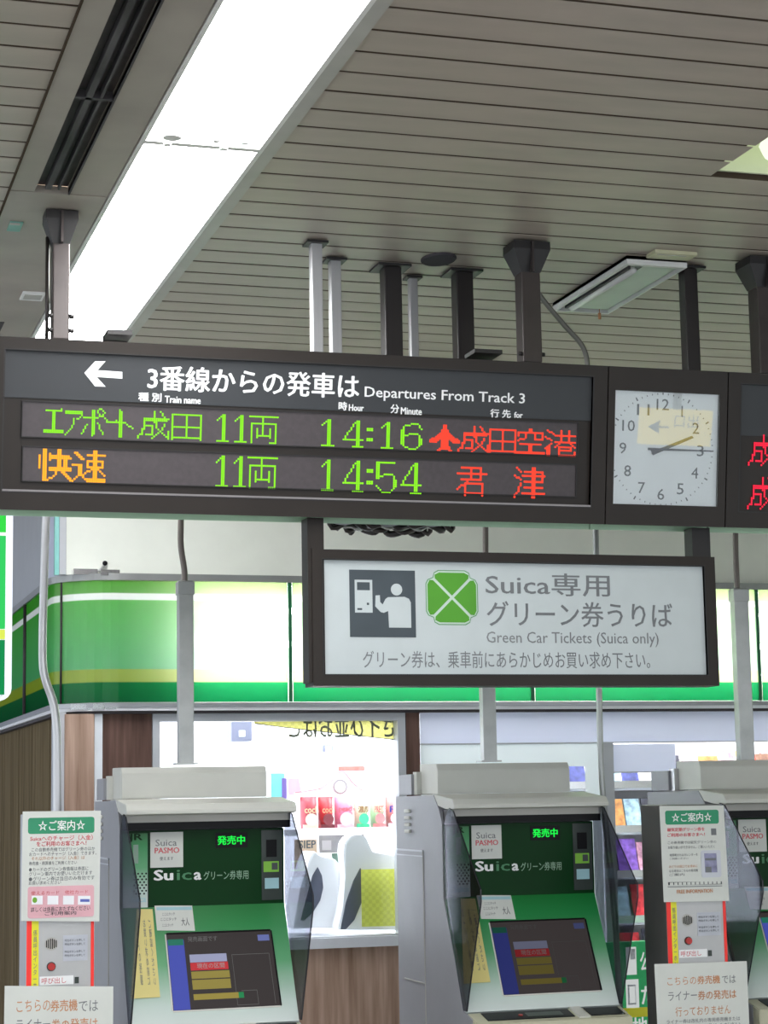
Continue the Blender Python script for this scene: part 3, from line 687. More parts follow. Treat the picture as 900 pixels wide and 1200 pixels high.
def cp(x, y): return (a2[0]+(x-520)/328*(b2[0]-a2[0]), a2[1]-(y-70)/342*(a2[1]-b2[1]))
def clover(gr, w, m):
    L = [(684-gr*0, 240), ]
    for k in range(4):
        an = k*math.pi/2
        pts = [(0, -12), (-118+12, -118), (-108, -152+gr), (-80, -166+gr), (80, -166+gr), (108, -152+gr), (118-12, -118)]
        q = [(684+x*math.cos(an)-y*math.sin(an), 241+x*math.sin(an)+y*math.cos(an)) for x, y in pts]
        SP.poly('leaf_mark', [cp(*p) for p in q], w, w+.0006, m, ls)
og = [(-120, -125), (-112, -155), (-85, -170), (85, -170), (112, -155), (120, -125), (152, -112), (166, -85), (166, 85), (152, 112), (120, 125), (112, 155), (85, 170), (-85, 170), (-112, 155), (-120, 125), (-152, 112), (-166, 85), (-166, -85), (-152, -112)]
SP.poly('leaf_mark_outline', [cp(684+x, 241+y) for x, y in og], .0003, .0008, mat('dark leaf outline', (.12, .30, .14), .5), ls)
SP.poly('leaf_mark_outline', [cp(684+x*.965, 241+y*.965) for x, y in og], .0008, .0012, mat('pale green outline', (.50, .62, .54), .5), ls)
clover(12, .0012, 'clover')
for x0, x1, nm in ((360, 379, 'hanger'), (813, 834, 'hanger')):
    box(nm, SP.uv(x0, 640)[0], SP.uv(x1, 640)[0], 6.045 if x0 < 500 else 6.06, 6.12, o_[3]-.02 if x0 > 500 else SP.uv(365, 800)[1], 2.47, 'brown_dark' if x0 > 500 else 'brown', ls)
# ================================================================== POSTS, CONDUITS
def post(name, label, px, Y, w, m, cat='post', flare=False, z0=3.001, d=None, loc_label=None, extra=None):
    X = at(px, 310, Y=Y).x; t = thing(name, label, cat, (X, Y, z0)); d = d or w
    box('shaft', X-w/2, X+w/2, Y-d/2, Y+d/2, z0, CEIL-.003, m, t, bev=.004)
    if flare:
        bm = bmesh.new(); a_, b__ = w*1.02, w*1.95
        lo = [bm.verts.new((X+sx*a_/2, Y+sy*d*.52, CEIL-.11)) for sx, sy in ((-1, -1), (1, -1), (1, 1), (-1, 1))]
        mi = [bm.verts.new((X+sx*b__/2, Y+sy*d*.8, CEIL-.035)) for sx, sy in ((-1, -1), (1, -1), (1, 1), (-1, 1))]
        hi = [bm.verts.new((X+sx*b__/2*.98, Y+sy*d*.8, CEIL-.008)) for sx, sy in ((-1, -1), (1, -1), (1, 1), (-1, 1))]
        for P_, Q in ((lo, mi), (mi, hi)):
            for k in range(4): bm.faces.new((P_[k], P_[(k+1) % 4], Q[(k+1) % 4], Q[k]))
        bm.faces.new(lo); bm.faces.new(hi[::-1])
        bmo('gusset', bm, 'brown_dark', t)
        box('rib', X-.004, X+.004, Y-d*.9, Y-d*.5, CEIL-.11, CEIL-.01, 'bronze', t)
    else:
        box('flange', X-w*.95, X+w*.95, Y-d*.95, Y+d*.95, CEIL-.012, CEIL-.004, 'brown_dark', t)
    return t, X
t, X = post('hanger_post', 'bronze flared post on the left end of the long board, lit by the lamp', 70.5, 6.06, .052, 'bronze', flare=True)
for dz in (3.03, 3.075): 
    for s in (-1, 1): tube('bolt', [(X+s*.024, 6.04, dz), (X+s*.04, 6.04, dz)], .007, 'brown_dark', t, 8)
tube('side_rod', [(X-.037, 6.08, 2.97), (X-.037, 6.08, CEIL-.08)], .006, 'bronze', t, 8)
t, X = post('hanger_post', 'dark flared post between the long board and the clock', 617.5, 6.06, .066, 'bronze', flare=True)
for s in (-1, 1): tube('bolt', [(X+s*.03, 6.04, 3.03), (X+s*.045, 6.04, 3.03)], .007, 'brown_dark', t, 8)
t, X = post('hanger_post', 'dark flared post at the right frame edge above the second board', 891, 6.06, .07, 'bronze', flare=True)
tr = thing('cable_tray', 'brown cable tray behind the boards with cables slung beneath', 'cable tray', (2.2, 6.6, 2.7))
bm = bmesh.new(); add_box(bm, .98, 3.8, 6.17, 6.19, 2.68, 2.755); add_box(bm, .98, 3.8, 6.93, 6.96, 2.68, 2.755); add_box(bm, .98, 3.8, 6.17, 6.96, 2.68, 2.685)
bmo('tray', bm, 'brown_dark', tr)
post('ceiling_post', 'silvery post with dark flange, leftmost above the departures board lettering', 370, 6.21, .037, 'steel', z0=2.76)
post('ceiling_post', 'silvery post just right of the leftmost silvery post', 392, 6.4, .037, 'steel', z0=2.76)
post('ceiling_post', 'black square post left of the thin silver conduit', 457.5, 6.45, .062, 'black_post', z0=2.76)
post('ceiling_post', 'thin silver post right of the black square post', 483, 6.56, .03, 'steel', z0=2.76)
post('ceiling_post', 'black square post beside the round grey ceiling disc', 541, 6.46, .062, 'black_post', z0=2.76)
post('ceiling_post', 'black square post above the clock, right of the small ceiling lamp', 805.5, 6.23, .05, 'black_post', z0=2.76)
tube_ = thing('bent_conduit', 'bent silver conduit slanting down behind the thick central post', 'conduit', at(640, 350, Y=6.25))
tube('pipe', smooth_path([at(612, 285, Y=6.25), at(626, 330, Y=6.25), at(634, 348, Y=6.25), at(662, 382, Y=6.25), at(680, 402, Y=6.25), at(687, 418, Y=6.25), at(689, 440, Y=6.25), at(690, 500, Y=6.25)]), .0085, mat('dull conduit', (.16, .16, .14), .45, metal=.4), tube_)
# conduits down to the machines
def conduit(label, pts, r, m='conduit', group=None, sq=False, flex=None):
    P0 = pts[-1]; t = thing('conduit', label, 'conduit', P0)
    if sq:
        x, y = pts[-1].x, pts[-1].y
        box('duct', x-r, x+r, y-.02, y+.02, pts[-1].z, pts[0].z, m, t, bev=.003)
        box('duct_collar', x-r*1.12, x+r*1.12, y-.024, y+.024, pts[0].z-.05, pts[0].z-.004, m, t, bev=.002)
        box('base_plate', x-r*1.5, x+r*1.5, y-.03, y+.03, pts[-1].z, pts[-1].z+.006, m, t)
    else: tube('pipe', smooth_path(pts), r, m, t)
    if flex: tube('flexible_hose', smooth_path(flex), .011, mat('grey flexible hose', (.22, .19, .17), .5), t)
    return t
A7 = lambda x, y, Y=7.03: at(x, y, Y=Y)
conduit('grey square duct rising from the left ticket machine', [A7(217.5, 681), A7(217.5, 896)], .027, sq=True, flex=[A7(213, 560), A7(212, 610), A7(212, 640), A7(216, 668), A7(216, 690)])
conduit('grey square duct behind the hanging ticket sign above the middle machine', [A7(569, 700), A7(573, 893)], .026, sq=True, flex=[A7(569, 560), A7(569, 620), A7(569, 705)])
c_ = conduit('grey square duct at the right edge, right of the hanging sign', [A7(866, 690), A7(874, 895)], .03, sq=True, flex=[A7(862, 570), A7(862, 640), A7(864, 692)])
conduit('shiny bent steel pipe by the fascia corner at left', [A7(57, 560), A7(54, 600), A7(51, 700), A7(50, 770), A7(53, 795), A7(62, 822), A7(66, 850), A7(67, 900), A7(67, 1100), Vector((A7(67, 1100).x, 7.03, 0))], .0145, 'steel')
conduit('slim grey pipe right of the middle machine', [A7(697, 560), A7(698, 620), A7(701, 760), A7(704, 890), A7(709, 960), A7(722, 1100), Vector((A7(722, 1100).x+.02, 7.03, 0))], .0115, 'conduit')
# cable clutter under the board
cb = tr
for k in range(6):
    y0 = 6.35+k*.05; z = 2.50+random.uniform(0, .02)
    x0 = at(383+k*5, 620, Y=y0).x; x1 = at(540-k*9, 620, Y=y0).x
    pts = [(x0+(x1-x0)*i/9, y0+.02*math.sin(i*2+k), 2.525-.03*abs(math.sin(i*1.1+k))+.012*random.random()) for i in range(10)]
    pts = [(x0, y0, 2.68)]+pts+[(x1, y0, 2.68)]
    tube('cable', smooth_path(pts, 4), .006+.003*(k % 3), random.choice(['black_post', 'conduit', 'bronze', 'grey_body']), tr, 8)
bm = bmesh.new(); add_box(bm, at(383, 615, Y=6.3).x, at(560, 615, Y=6.3).x, 6.28, 6.33, 2.545, 2.57); bmo('cable_bar', bm, 'grey_body', tr)
for px in (385, 470, 556): x = at(px, 615, Y=6.3).x; box('bar_hanger', x-.006, x+.006, 6.3, 6.32, 2.56, 2.69, 'grey_body', tr)
# bits on the ceiling
PC = Plane((0, 0, CEIL-.001), v=(0, -1, 0))
u, v = PC.uv(514, 303); t = thing('ceiling_disc', 'round grey vent disc on the slats between two black posts', 'ceiling vent', at(514, 303, Z=CEIL))
PC.disc('disc', u, v, .055, .0, .008, mat('grey disc', (.085, .08, .09), .9, spec=.1), t, n=28, ry=.075); PC.disc('rim', u, v, .059, .0, .004, mat('grey rim', (.10, .09, .10), .9, spec=.1), t, n=28, ry=.081)
t = thing('ceiling_plate', 'small pale plate on the ceiling left of the bronze post', 'plate', at(38, 344, Z=CEIL)); PC.rectpx('plate', 27, 340, 49, 350, 0, .01, 'white_frame', t); PC.rectpx('plate_edge', 29, 342, 47, 348, .01, .012, 'trim', t)
t = thing('ceiling_tab', 'small teal tab on the ceiling beside the slotted panel', 'tab', at(17, 263, Z=CEIL)); PC.rectpx('tab', 12, 258, 23, 269, 0, .008, mat('teal tab', (.18, .40, .34), .5), t); PC.rectpx('tab_lip', 12, 258, 23, 260, .008, .012, 'trim', t)
# small unlit ceiling lamp
sl = thing('small_ceiling_light', 'small unlit ceiling lamp with one tube and pull cord', 'ceiling light', (2.86, 6.48, CEIL))
PL = Plane((2.858, 6.475, CEIL), v=(0, -1, 0)); ua, va = .112, .345
pg = mat('pale green reflector', (.48, .56, .50), .4); PL.rect('housing', -ua, -va, ua, va, 0, .012, pg, sl)
PL.frame('rim', (-ua, -va, ua, va), (-ua+.013, -va+.013, ua-.006, va-.02), .0, .03, 'white_frame', sl)
tube('lamp_tube', [(2.80, 6.2, CEIL-.03), (2.80, 6.76, CEIL-.03)], .012, 'white_frame', sl); box('painted_tube_shadow', 2.775, 2.785, 6.19, 6.77, CEIL-.03, CEIL-.01, 'rail', sl)  # dark bar stands in for the tube's shadow
box('reflector_wing', 2.83, 2.955, 6.17, 6.79, CEIL-.02, CEIL-.012, pg, sl)
cp_ = at(702, 352, Y=6.79); tube('pull_cord', [(cp_.x, 6.79, CEIL-.02), (cp_.x, 6.79, at(702, 368, Y=6.79).z)], .0018, 'porange', sl, 6); tube('cord_knob', [(cp_.x, 6.79, at(702, 367, Y=6.79).z), (cp_.x, 6.79, at(702, 374, Y=6.79).z)], .006, 'porange', sl, 8)
t = thing('ceiling_plate', 'cream plate on the slats behind the small ceiling lamp', 'plate', at(786, 297, Z=CEIL)); PC.rectpx('plate', 768, 292, 806, 302, 0, .012, mat('cream plate', (.55, .54, .36), .5), t); PC.rectpx('plate_edge', 770, 294, 804, 296, .012, .014, 'trim', t)
t = thing('top_bracket', 'dark flat bracket lying on top of the board under the long lamp', 'bracket', BP.P(1.03, VT, -.05)); box('plate', at(122, 390, Y=6.02).x, at(151, 392, Y=6.02).x, 5.95, 6.05, 3.005, 3.02, 'brown_dark', t); box('lip', at(122, 390, Y=6.02).x, at(151, 392, Y=6.02).x, 6.045, 6.05, 3.002, 3.006, 'brown_dark', t)
t = thing('top_bracket', 'dark flat bracket on top of the board beside the second black post', 'bracket', BP.P(2.3, VT, -.05)); box('plate', at(548, 414, Y=6.02).x, at(580, 416, Y=6.02).x, 5.95, 6.05, 3.005, 3.018, 'brown_dark', t); box('lip', at(548, 414, Y=6.02).x, at(580, 416, Y=6.02).x, 6.045, 6.05, 3.002, 3.006, 'brown_dark', t)
# ================================================================== GREEN LIGHTBOX AT LEFT
gx = at(14.5, 700, Y=6.9).x; gz0 = at(5, 821, Y=6.9).z; gz1 = 2.95
GP = Plane((gx, 6.9, 0)); gs = thing('green_lightbox', 'green shop lightbox with white rounded border at the left edge', 'sign', (gx-.4, 6.95, gz0))
GP.round('border', -.8, gz0, 0, gz1, .04, -.12, 0, mat('white box rim', (.8, .82, .9), .4, emit=(.9, .95, 1), es=.25), gs)
def gb(z0, z1, c): GP.rect('stripe', -.79, z0, -.024, z1, 0, .002, emitter('backlit stripe', c, 1.0), gs)
zz = lambda y: at(8, y, Y=6.9).z
gb(gz0+.02, zz(750), (.0, .26, .07)); gb(zz(749), zz(738), (.75, .85, .1)); gb(zz(737), zz(628), (.03, .62, .12)); gb(zz(628), zz(624), (.9, 1, .9)); gb(zz(624), zz(560), (.03, .70, .06))
box('wall_bracket', gx-.5, gx-.45, 6.95, 7.0, gz1-.05, CEIL-.01, 'black_post', gs)
# ================================================================== TICKET MACHINES
HX0, HX1 = 2.27, 2.84     # body sides of the middle machine
YH = 6.8; ZH1, ZH0 = 1.497, 1.243; YS, ZS = 6.61, .868
KH = Plane((0, YH, 0)); sv = Vector((0, YH-YS, ZH0-ZS)).normalized(); KS = Plane((0, YH, ZH0), v=sv)
def D1(px): return px
def machine(dx, label, lit, idx):
    """dx: shift of the machine from the middle one"""
    x0, x1 = HX0+dx, HX1+dx
    t = thing('ticket_machine', label, 'ticket machine', ((x0+x1)/2, 7.0, 0))
    H = KH; S = KS
    d1 = dx+1.147   # detail layout was measured on the left machine
    def hr(nm, a, b, c, d, w0, w1, m, par=t, bev=0):
        p, q = H.uv(a, b), H.uv(c, d); return H.rect(nm, p[0]+d1, q[1], q[0]+d1, p[1], w0, w1, m, par, bev)
    def ht(s, a, b, c, d, m, par=t, P=H, **k):
        p, q = P.uv(a, b), P.uv(c, d); return P.text(s, (p[0]+d1, q[1], q[0]+d1, p[1]), m, par, **k)
    def sp(nm, pts, w0, w1, m, par=t):
        return S.poly(nm, [(S.uv(*p)[0]+d1, S.uv(*p)[1]) for p in pts], w0, w1, m, par)
    # body: side profile
    prof = [(7.38, 0), (7.38, 1.597), (6.92, 1.60), (6.86, 1.548), (YH+.03, 1.5), (YH+.03, ZH0), (YS+.03, ZS), (YS-.06, ZS-.02), (YS-.06, .62), (6.72, .55), (6.72, 0)]
    prism_x('body', prof, x0+.002, x1-.002, 'grey_body', t)
    # side seams and hinges
    for (ya, yb, za, zb) in ((7.05, 7.38, 1.396, 1.402), (7.05, 7.38, 1.378, 1.382)): box('side_seam', x0-.002, x0+.002, ya, yb, za, zb, 'wall_grey', t)
    box('side_seam', x0-.001, x0+.002, 7.05, 7.054, .2, 1.40, 'slot' if False else 'trim', t)
    box('side_seam', x0-.002, x0+.002, 7.06, 7.3, .925, .929, 'trim', t)
    for k in range(4): box('hinge_knuckle', x0-.008, x0+.001, 7.19, 7.25, 1.462+k*.025, 1.474+k*.025, 'cream', t, bev=.003)
    # lid
    prism_x('lid', [(7.05, 1.601), (6.92, 1.603), (6.715, 1.585), (6.695, 1.565), (6.695, 1.553), (6.74, 1.548), (6.80, 1.552), (7.05, 1.585)], x0+.004, x1+.016, 'cream', t, bev=.002)
    box('lid_underside', x0+.01, x1+.005, 6.75, 6.84, 1.50, 1.548, 'kblack', t)
    box('lid_rim', x0+.01, x1+.005, 6.745, 6.75, 1.525, 1.549, 'trim', t)
    # upper unit
    prism_x('upper_unit', [(6.95, 1.604), (6.95, 1.690), (6.965, 1.712), (7.16, 1.714), (7.16, 1.604)], x0+.03, x1-.028, 'cream', t, bev=.002)
    box('side_box', x0+.002, x0+.085, 7.18, 7.34, 1.602, 1.678, 'grey_body', t, bev=.003)
    box('side_box_hinge', x0+.012, x0+.03, 7.145, 7.19, 1.602, 1.686, 'cream' if idx < 2 else 'steel', t)
    # header
    H.rect('header_panel', x0+.006, ZH0, x1-.006, ZH1, -.03, 0, 'kgreen', t)
    sx = H.uv(173, 1000)[0]+d1
    H.rect('side_strip', x0+.008, ZH0, sx, ZH1-.008, .0002, .002, 'kstrip', t)
    H.rect('strip_line', sx, ZH0, sx+.003, ZH1-.008, .0002, .003, 'kblack', t)
    ht('JR', 150, 977, 167, 987, 'kgreen', w=.002, bold=.03)
    H.rect('strip_patch', H.uv(156, 1000)[0]+d1, H.uv(156, 1012)[1], H.uv(162, 1000)[0]+d1, H.uv(156, 990)[1], .002, .0025, mat('pale patch', (.22, .33, .26), .5), t)
    bm = bmesh.new(); uu, vv = H.uv(157, 1024)
    for i in range(7):
        for j in range(8):
            if (i+j) % 2: continue
            cu_, cv_ = uu+d1+i*.0068, vv-j*.0095
            bm.faces.new([bm.verts.new(H.P(cu_+.0035*math.cos(q*math.pi/3), cv_+.0035*math.sin(q*math.pi/3), .0026)) for q in range(6)])
    bmo('speaker_holes', bm, 'kblack', t)
    ht('Suica', 152, 1050, 171, 1057, 'label_blue', w=.002, bold=.01)
    hr('card_sticker', 176, 975.5, 214.5, 1016, .0005, .003, 'paper')
    st_ = t
    ht('Suica', 182, 984, 207, 991, 'inkg', w=.003); ht('PASMO', 181, 993.5, 210, 999.5, 'pred', w=.003, bold=.02); ht('使えます', 187, 1004, 203, 1008, 'ink', w=.003)
    hr('led_window', 252, 976, 290, 993, .0003, .002, 'kblack'); ht('発売中', 254.5, 979.5, 287, 989.5, 'kiosk_led', w=.002, bold=.025, name='led_lettering')
    ht('Su', 180, 1019.5, 203, 1031.5, 'white', w=.001, bold=.035); ht('ic', 207, 1019.5, 224.5, 1031, mat('dim green print', (.06, .24, .10), .5), w=.001, bold=.01); ht('a', 227, 1022, 236, 1031, 'white', w=.001, bold=.035)
    ht('グリーン券専用', 238.5, 1021, 291, 1030, mat('pale green print', (.30, .48, .34), .5), w=.001)
    hr('sensor_strip', 306, 973, 331, 1054, .0004, .003, 'stripdark'); hr('sensor_window', 311.5, 984, 324, 1004, .003, .005, 'kblack')
    hr('card_label', 308.5, 1009.5, 326.5, 1021.5, .003, .0045, 'label_green'); hr('card_label_mark', 318, 1011, 325, 1019, .0045, .005, 'ink'); hr('blue_label', 310, 1029, 326.5, 1041, .003, .0045, 'label_blue')
    # sloping panel and screen
    L = (Vector((0, YH, ZH0))-Vector((0, YS, ZS))).length
    S.rect('screen_surround', x0+.006, -L, x1-.006, 0, -.04, 0, 'kgrad', t)
    sp('guide_sticker', [(181, 1061.5), (225, 1061.5), (228.5, 1091), (184, 1090.5)], .0005, .002, 'paper')
    sp('guide_sticker_header', [(183, 1063.5), (224, 1063), (224.6, 1066.5), (183.4, 1067)], .002, .0026, 'label_blue')
    for k, (a, b, c, d) in enumerate(((190, 1070, 205, 1073), (188, 1076, 207, 1079), (190, 1083, 203, 1086))): ht('ここにタッチ', a, b, c, d, 'inkg', P=S, w=.002)
    ht('大人', 212, 1076, 222, 1085, 'ink', P=S, w=.002)
    q = [(194.5, 1095.5), (316.5, 1091), (328.5, 1178.5), (203, 1185)]
    sc = sp('screen', q, .0003, .002, 'scr_dark')
    qc = [(S.uv(*p)[0]+d1, S.uv(*p)[1]) for p in q]
    # bezel from four bars
    for a, b in ((0, 1), (1, 2), (2, 3), (3, 0)):
        A_, B_ = Vector(qc[a]), Vector(qc[b]); dd = (B_-A_).normalized(); nn = Vector((-dd.y, dd.x))*.0045
        if nn.dot(Vector((sum(p[0] for p in qc)/4, sum(p[1] for p in qc)/4))-A_) > 0: nn = -nn
        S.poly('screen_bezel', [tuple(A_), tuple(B_), tuple(B_+nn), tuple(A_+nn)], .0003, .006 if a in (0, 1) else .0025, 'kblack' if a in (0, 1) else 'kgreen' if a == 3 and False else ('kblack' if a == 0 else 'cream'), t)
    def sq(u, v):  # 0..1 in screen
        p = [Vector(c) for c in qc]; top = p[0].lerp(p[1], u); bot = p[3].lerp(p[2], u); return tuple(top.lerp(bot, v))
    k = lit
    def sr(nm, u0, v0, u1, v1, m, w=.002): S.poly(nm, [sq(u0, v0), sq(u1, v0), sq(u1, v1), sq(u0, v1)], w, w+.0006, m, sc)
    def em(nm, c, s): return emitter(nm, c, s*k)
    sr('screen_bar', .005, .08, .16, .995, em('screen blue', (.09, .12, .62), .62)); sr('screen_bar', .01, .07, .155, .15, em('screen teal', (.03, .3, .2), .5), .0027)
    sr('screen_item', .87, .05, .98, .13, em('screen button blue', (.2, .24, .6), .6))
    sr('screen_item', .20, .28, .55, .385, em('screen lavender', (.40, .42, .62), .75)); sr('screen_item', .20, .39, .555, .49, em('screen red', (.6, .04, .05), .8))
    sr('screen_item', .20, .505, .56, .60, em('screen olive', (.33, .27, .06), .8)); sr('screen_item', .20, .615, .56, .74, em('screen olive', (.33, .27, .06), .8)); sr('screen_item', .20, .80, .62, .875, em('screen olive', (.36, .29, .06), .8)); sr('screen_item', .62, .80, .67, .875, em('screen green', (.02, .3, .1), .7))
    gl = em('screen line', (.25, .25, .25), .45)
    for a in ((.60, .30, .96, .305), (.60, .30, .603, .97), (.60, .965, .8, .97), (.957, .3, .96, .97), (.65, .78, .8, .785), (.797, .78, .8, .97)): sr('screen_line', *a, gl)
    p1, p2 = sq(.2, .04), sq(.48, .11); S.text('発売画面です', (p1[0], p2[1], p2[0], p1[1]), gl, sc, w=.002)
    p1, p2 = sq(.26, .40), sq(.52, .47); S.text('現在の区間', (p1[0], p2[1], p2[0], p1[1]), em('screen white', (.6, .5, .5), .5), sc, w=.0026)
    # lower console
    yc0 = YS-.06; prism_x('console', [(YS, ZS-.004), (yc0-.05, ZS-.03), (yc0-.05, .70), (YS, .66)], x0+.004, x1-.004, 'beige', t, bev=.003)
    CP = Plane((0, YS, ZS-.004), v=(0, .11, .026)); 
    CP.rect('coin_tray', x0+.05, -.085, x0+.365, -.012, .0005, .003, 'kblack', t); CP.rect('card_slot', x1-.145, -.085, x1-.02, -.012, .0005, .003, 'kblack', t)
    CP.rect('console_raise', x0+.375, -.1, x1-.155, .0, .0005, .006, 'cream', t); CP.disc('red_lamp', x0+.18, -.05, .008, .003, .005, 'button', t); CP.rect('tray_plate', x0+.2, -.07, x0+.33, -.03, .003, .004, 'stripdark', t)
    # smoked wings: slanted outline in the side plane
    wp = [(6.80, 1.50), (6.74, 1.553), (6.70, 1.545), (6.43, 1.285), (6.43, 1.245), (6.60, .872), (YS+.02, .872), (YH, ZH0), (YH, 1.49)]
    for nm, xx in (('wing', x0-.002), ('wing', x1-.004)):
        prism_x(nm, wp, xx, xx+.006, 'wing', t)
        bm = bmesh.new(); add_tube(bm, [(xx+.003, y, z) for y, z in wp[1:6]], .0022, 6); bmo('wing_edge', bm, 'wing_edge', t)
    return t
machine(-1.147, 'leftmost green ticket machine, screen glowing blue and red', 1.0, 0)
machine(0, 'middle green ticket machine under the hanging sign, its screen dim', .28, 1)
machine(1.042, 'ticket machine cut off by the right edge beside the second notice', .9, 2)
# yellow notices taped on the machines
for dx, lab in ((0, 'yellow paper strip taped left of the leftmost machine screen'), (1.147, 'yellow paper strip on the middle machine beside its screen')):
    pts = [(160, 1066), (178.5, 1066), (187.5, 1169), (153, 1171)]
    c = KS.P(KS.uv(170, 1120)[0]+dx, KS.uv(170, 1120)[1], .002); t = thing('paper_notice', lab, 'notice', c, 'yellow notices')
    KS.poly('sheet', [(KS.uv(*p)[0]+dx, KS.uv(*p)[1]) for p in pts], .003, .0042, 'paper_yellow', t)
    for x, s in ((163, 'カードの残額'), (171.5, 'お買い求め前に'), (178, 'ご確認ください')):
        a, b = KS.uv(x-1.8, 1078), KS.uv(x+1.8, 1155); KS.text(s, (a[0]+dx, b[1], b[0]+dx, a[1]), 'inkg', t, w=.0043, vertical=True)
# ================================================================== INTERCOM CABINETS, POSTERS, NOTICES
PI = Plane((0, 6.5, 0))
def intercom(x0, x1, ztop, label, dx, top_poster):
    t = thing('intercom_cabinet', label, 'intercom', ((x0+x1)/2, 6.6, 0))
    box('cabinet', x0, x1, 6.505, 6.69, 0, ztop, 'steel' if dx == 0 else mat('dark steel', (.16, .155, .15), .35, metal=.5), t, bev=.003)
    box('front_plate', x0+.002, x1-.002, 6.4995, 6.505, .6, ztop-.004, mat('light steel plate', (.46, .46, .46), .35, metal=.3), t)
    zt_, zb__ = 1.28, .95
    PI.rect('red_strip', x0, zb__, x0+.016, zt_, .0006, .003, 'red', t); PI.rect('red_strip', x1-.010, zb__, x1, zt_, .0006, .003, 'red', t)
    PI.rect('yellow_strip', x0+.016, zb__, x0+.038, zt_-.03, .0006, .0025, 'yellow', t)
    PI.text('係員呼出インターホン', (x0+.021, 1.0, x0+.033, 1.2), 'inkg', t, w=.0026, vertical=True)
    sx, sz = x0+.078, 1.155; sp_ = PI.disc('speaker', sx, sz, .021, .0006, .002, 'trim', t)
    for k in range(6): PI.rect('speaker_slot', sx-.0165+k*.006, sz-.017+abs(k-2.5)*.0025, sx-.0135+k*.006, sz+.017-abs(k-2.5)*.0025, .002, .003, 'kblack', sp_)
    PI.disc('button_ring', sx, 1.085, .0145, .0006, .003, 'stripdark', t); PI.disc('call_button', sx, 1.085, .0115, .003, .010, 'button', t)
    PI.rect('label_plate', x0+.115, 1.10, x1-.02, 1.18, .0006, .002, mat('pale lavender label', (.48, .50, .56), .5), t)
    for k, z in enumerate((1.16, 1.148, 1.125, 1.113)): PI.text('呼出ボタンを押して', (x0+.12, z, x1-.028, z+.008), 'inkg', t, w=.002)
    PI.rect('name_label', x0+.042, 1.028, x0+.148, 1.055, .0006, .002, 'white', t); PI.text('呼び出し', (x0+.048, 1.032, x0+.125, 1.051), 'pred', t, w=.002)
    PI.rect('key_switch', x0+.152, 1.03, x0+.165, 1.05, .0006, .004, 'stripdark', t)
    return t
I1 = (PI.uv(31, 1100)[0], PI.uv(110, 1100)[0]); I2 = (PI.uv(783, 1100)[0], PI.uv(850, 1100)[0])
intercom(*I1, 1.56, 'steel intercom panel with red edge strips, left of the leftmost machine', 0, None)
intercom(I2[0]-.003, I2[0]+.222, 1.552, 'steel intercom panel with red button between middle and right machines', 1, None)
def warp(Pl, q):  # bilinear map on a sheet given by 4 px corners tl,tr,br,bl
    c = [Vector(Pl.uv(*p)) for p in q]
    return lambda u, v: tuple(c[0].lerp(c[1], u).lerp(c[3].lerp(c[2], u), v))
def sheet(name, label, cat, q, items, group=None, base='paper'):
    f = warp(PI, q); c = f(.5, 1); t = thing(name, label, cat, PI.P(c[0], c[1], .012), group)
    PI.poly('sheet', [f(0, 0), f(1, 0), f(1, 1), f(0, 1)], .012, .0135, base, t)
    for j, it in enumerate(items):
        wl = .0136+.00012*j
        if it[0] == 'r':
            _, u0, v0, u1, v1, m = it; PI.poly('printed_block', [f(u0, v0), f(u1, v0), f(u1, v1), f(u0, v1)], .0132, wl, m, t)
        elif it[0] == 'R':
            _, u0, v0, u1, v1, m = it; a, b = f(u0, v0), f(u1, v1); PI.round('printed_block', a[0], b[1], b[0], a[1], .008, .0132, wl, m, t)
        else:
            _, s, u0, v0, u1, v1, m, bo = it; a, b = f(u0, v0), f(u1, v1); PI.text(s, (a[0], b[1], b[0], a[1]), m, t, w=wl, bold=bo, depth=.0003)
    return t
sheet('poster', 'guidance poster with green title and pink block, left of leftmost machine', 'poster', [(26, 951), (117.5, 950), (115.5, 1079.5), (24, 1079)], [
    ('R', .07, .06, .92, .20, 'pgreen'), ('t', '☆ご案内☆', .2, .085, .80, .175, 'white', .01),
    ('t', 'Suicaへのチャージ（入金）', .10, .225, .90, .265, 'pred', .02), ('t', 'をご利用のお客さまへ！', .18, .275, .82, .315, 'pred', .02),
    ('t', 'この自動券売機ではグリーン券のほか', .12, .335, .93, .36, 'inkg', 0), ('t', 'おカードへのチャージ（入金）できます。', .09, .375, .95, .40, 'inkg', 0), ('t', 'それ以外のチャージ（入金）は', .12, .415, .8, .44, 'porange', 0), ('t', '券売機・精算機をご利用ください', .09, .46, .7, .485, 'inkg', 0),
    ('t', '●カードのグリーン券情報は券面に', .09, .515, .85, .54, 'inkg', 0), ('t', 'グリーン車内でお使いいただけます', .09, .555, .9, .58, 'inkg', 0), ('t', '●グリーン券は当日のみ有効です', .09, .60, .93, .625, 'inkg', 0), ('t', 'お買い求めください', .09, .64, .5, .665, 'inkg', 0),
    ('R', .08, .69, .93, .955, 'ppink'), ('r', .13, .77, .27, .85, 'shopwhite'), ('r', .33, .77, .47, .85, 'shopwhite'), ('r', .53, .77, .67, .85, 'shopwhite'), ('r', .72, .77, .88, .85, 'shopwhite'), ('R', .14, .785, .20, .835, 'label_green'), ('r', .75, .80, .87, .825, 'pblue'),
    ('t', '使えるカード　他社カード', .12, .73, .85, .75, 'pred', 0), ('t', '詳しくは係員におたずねください', .12, .875, .88, .90, 'ink', 0), ('t', 'ご利用案内', .3, .915, .7, .94, 'ink', 0)], 'guidance posters')
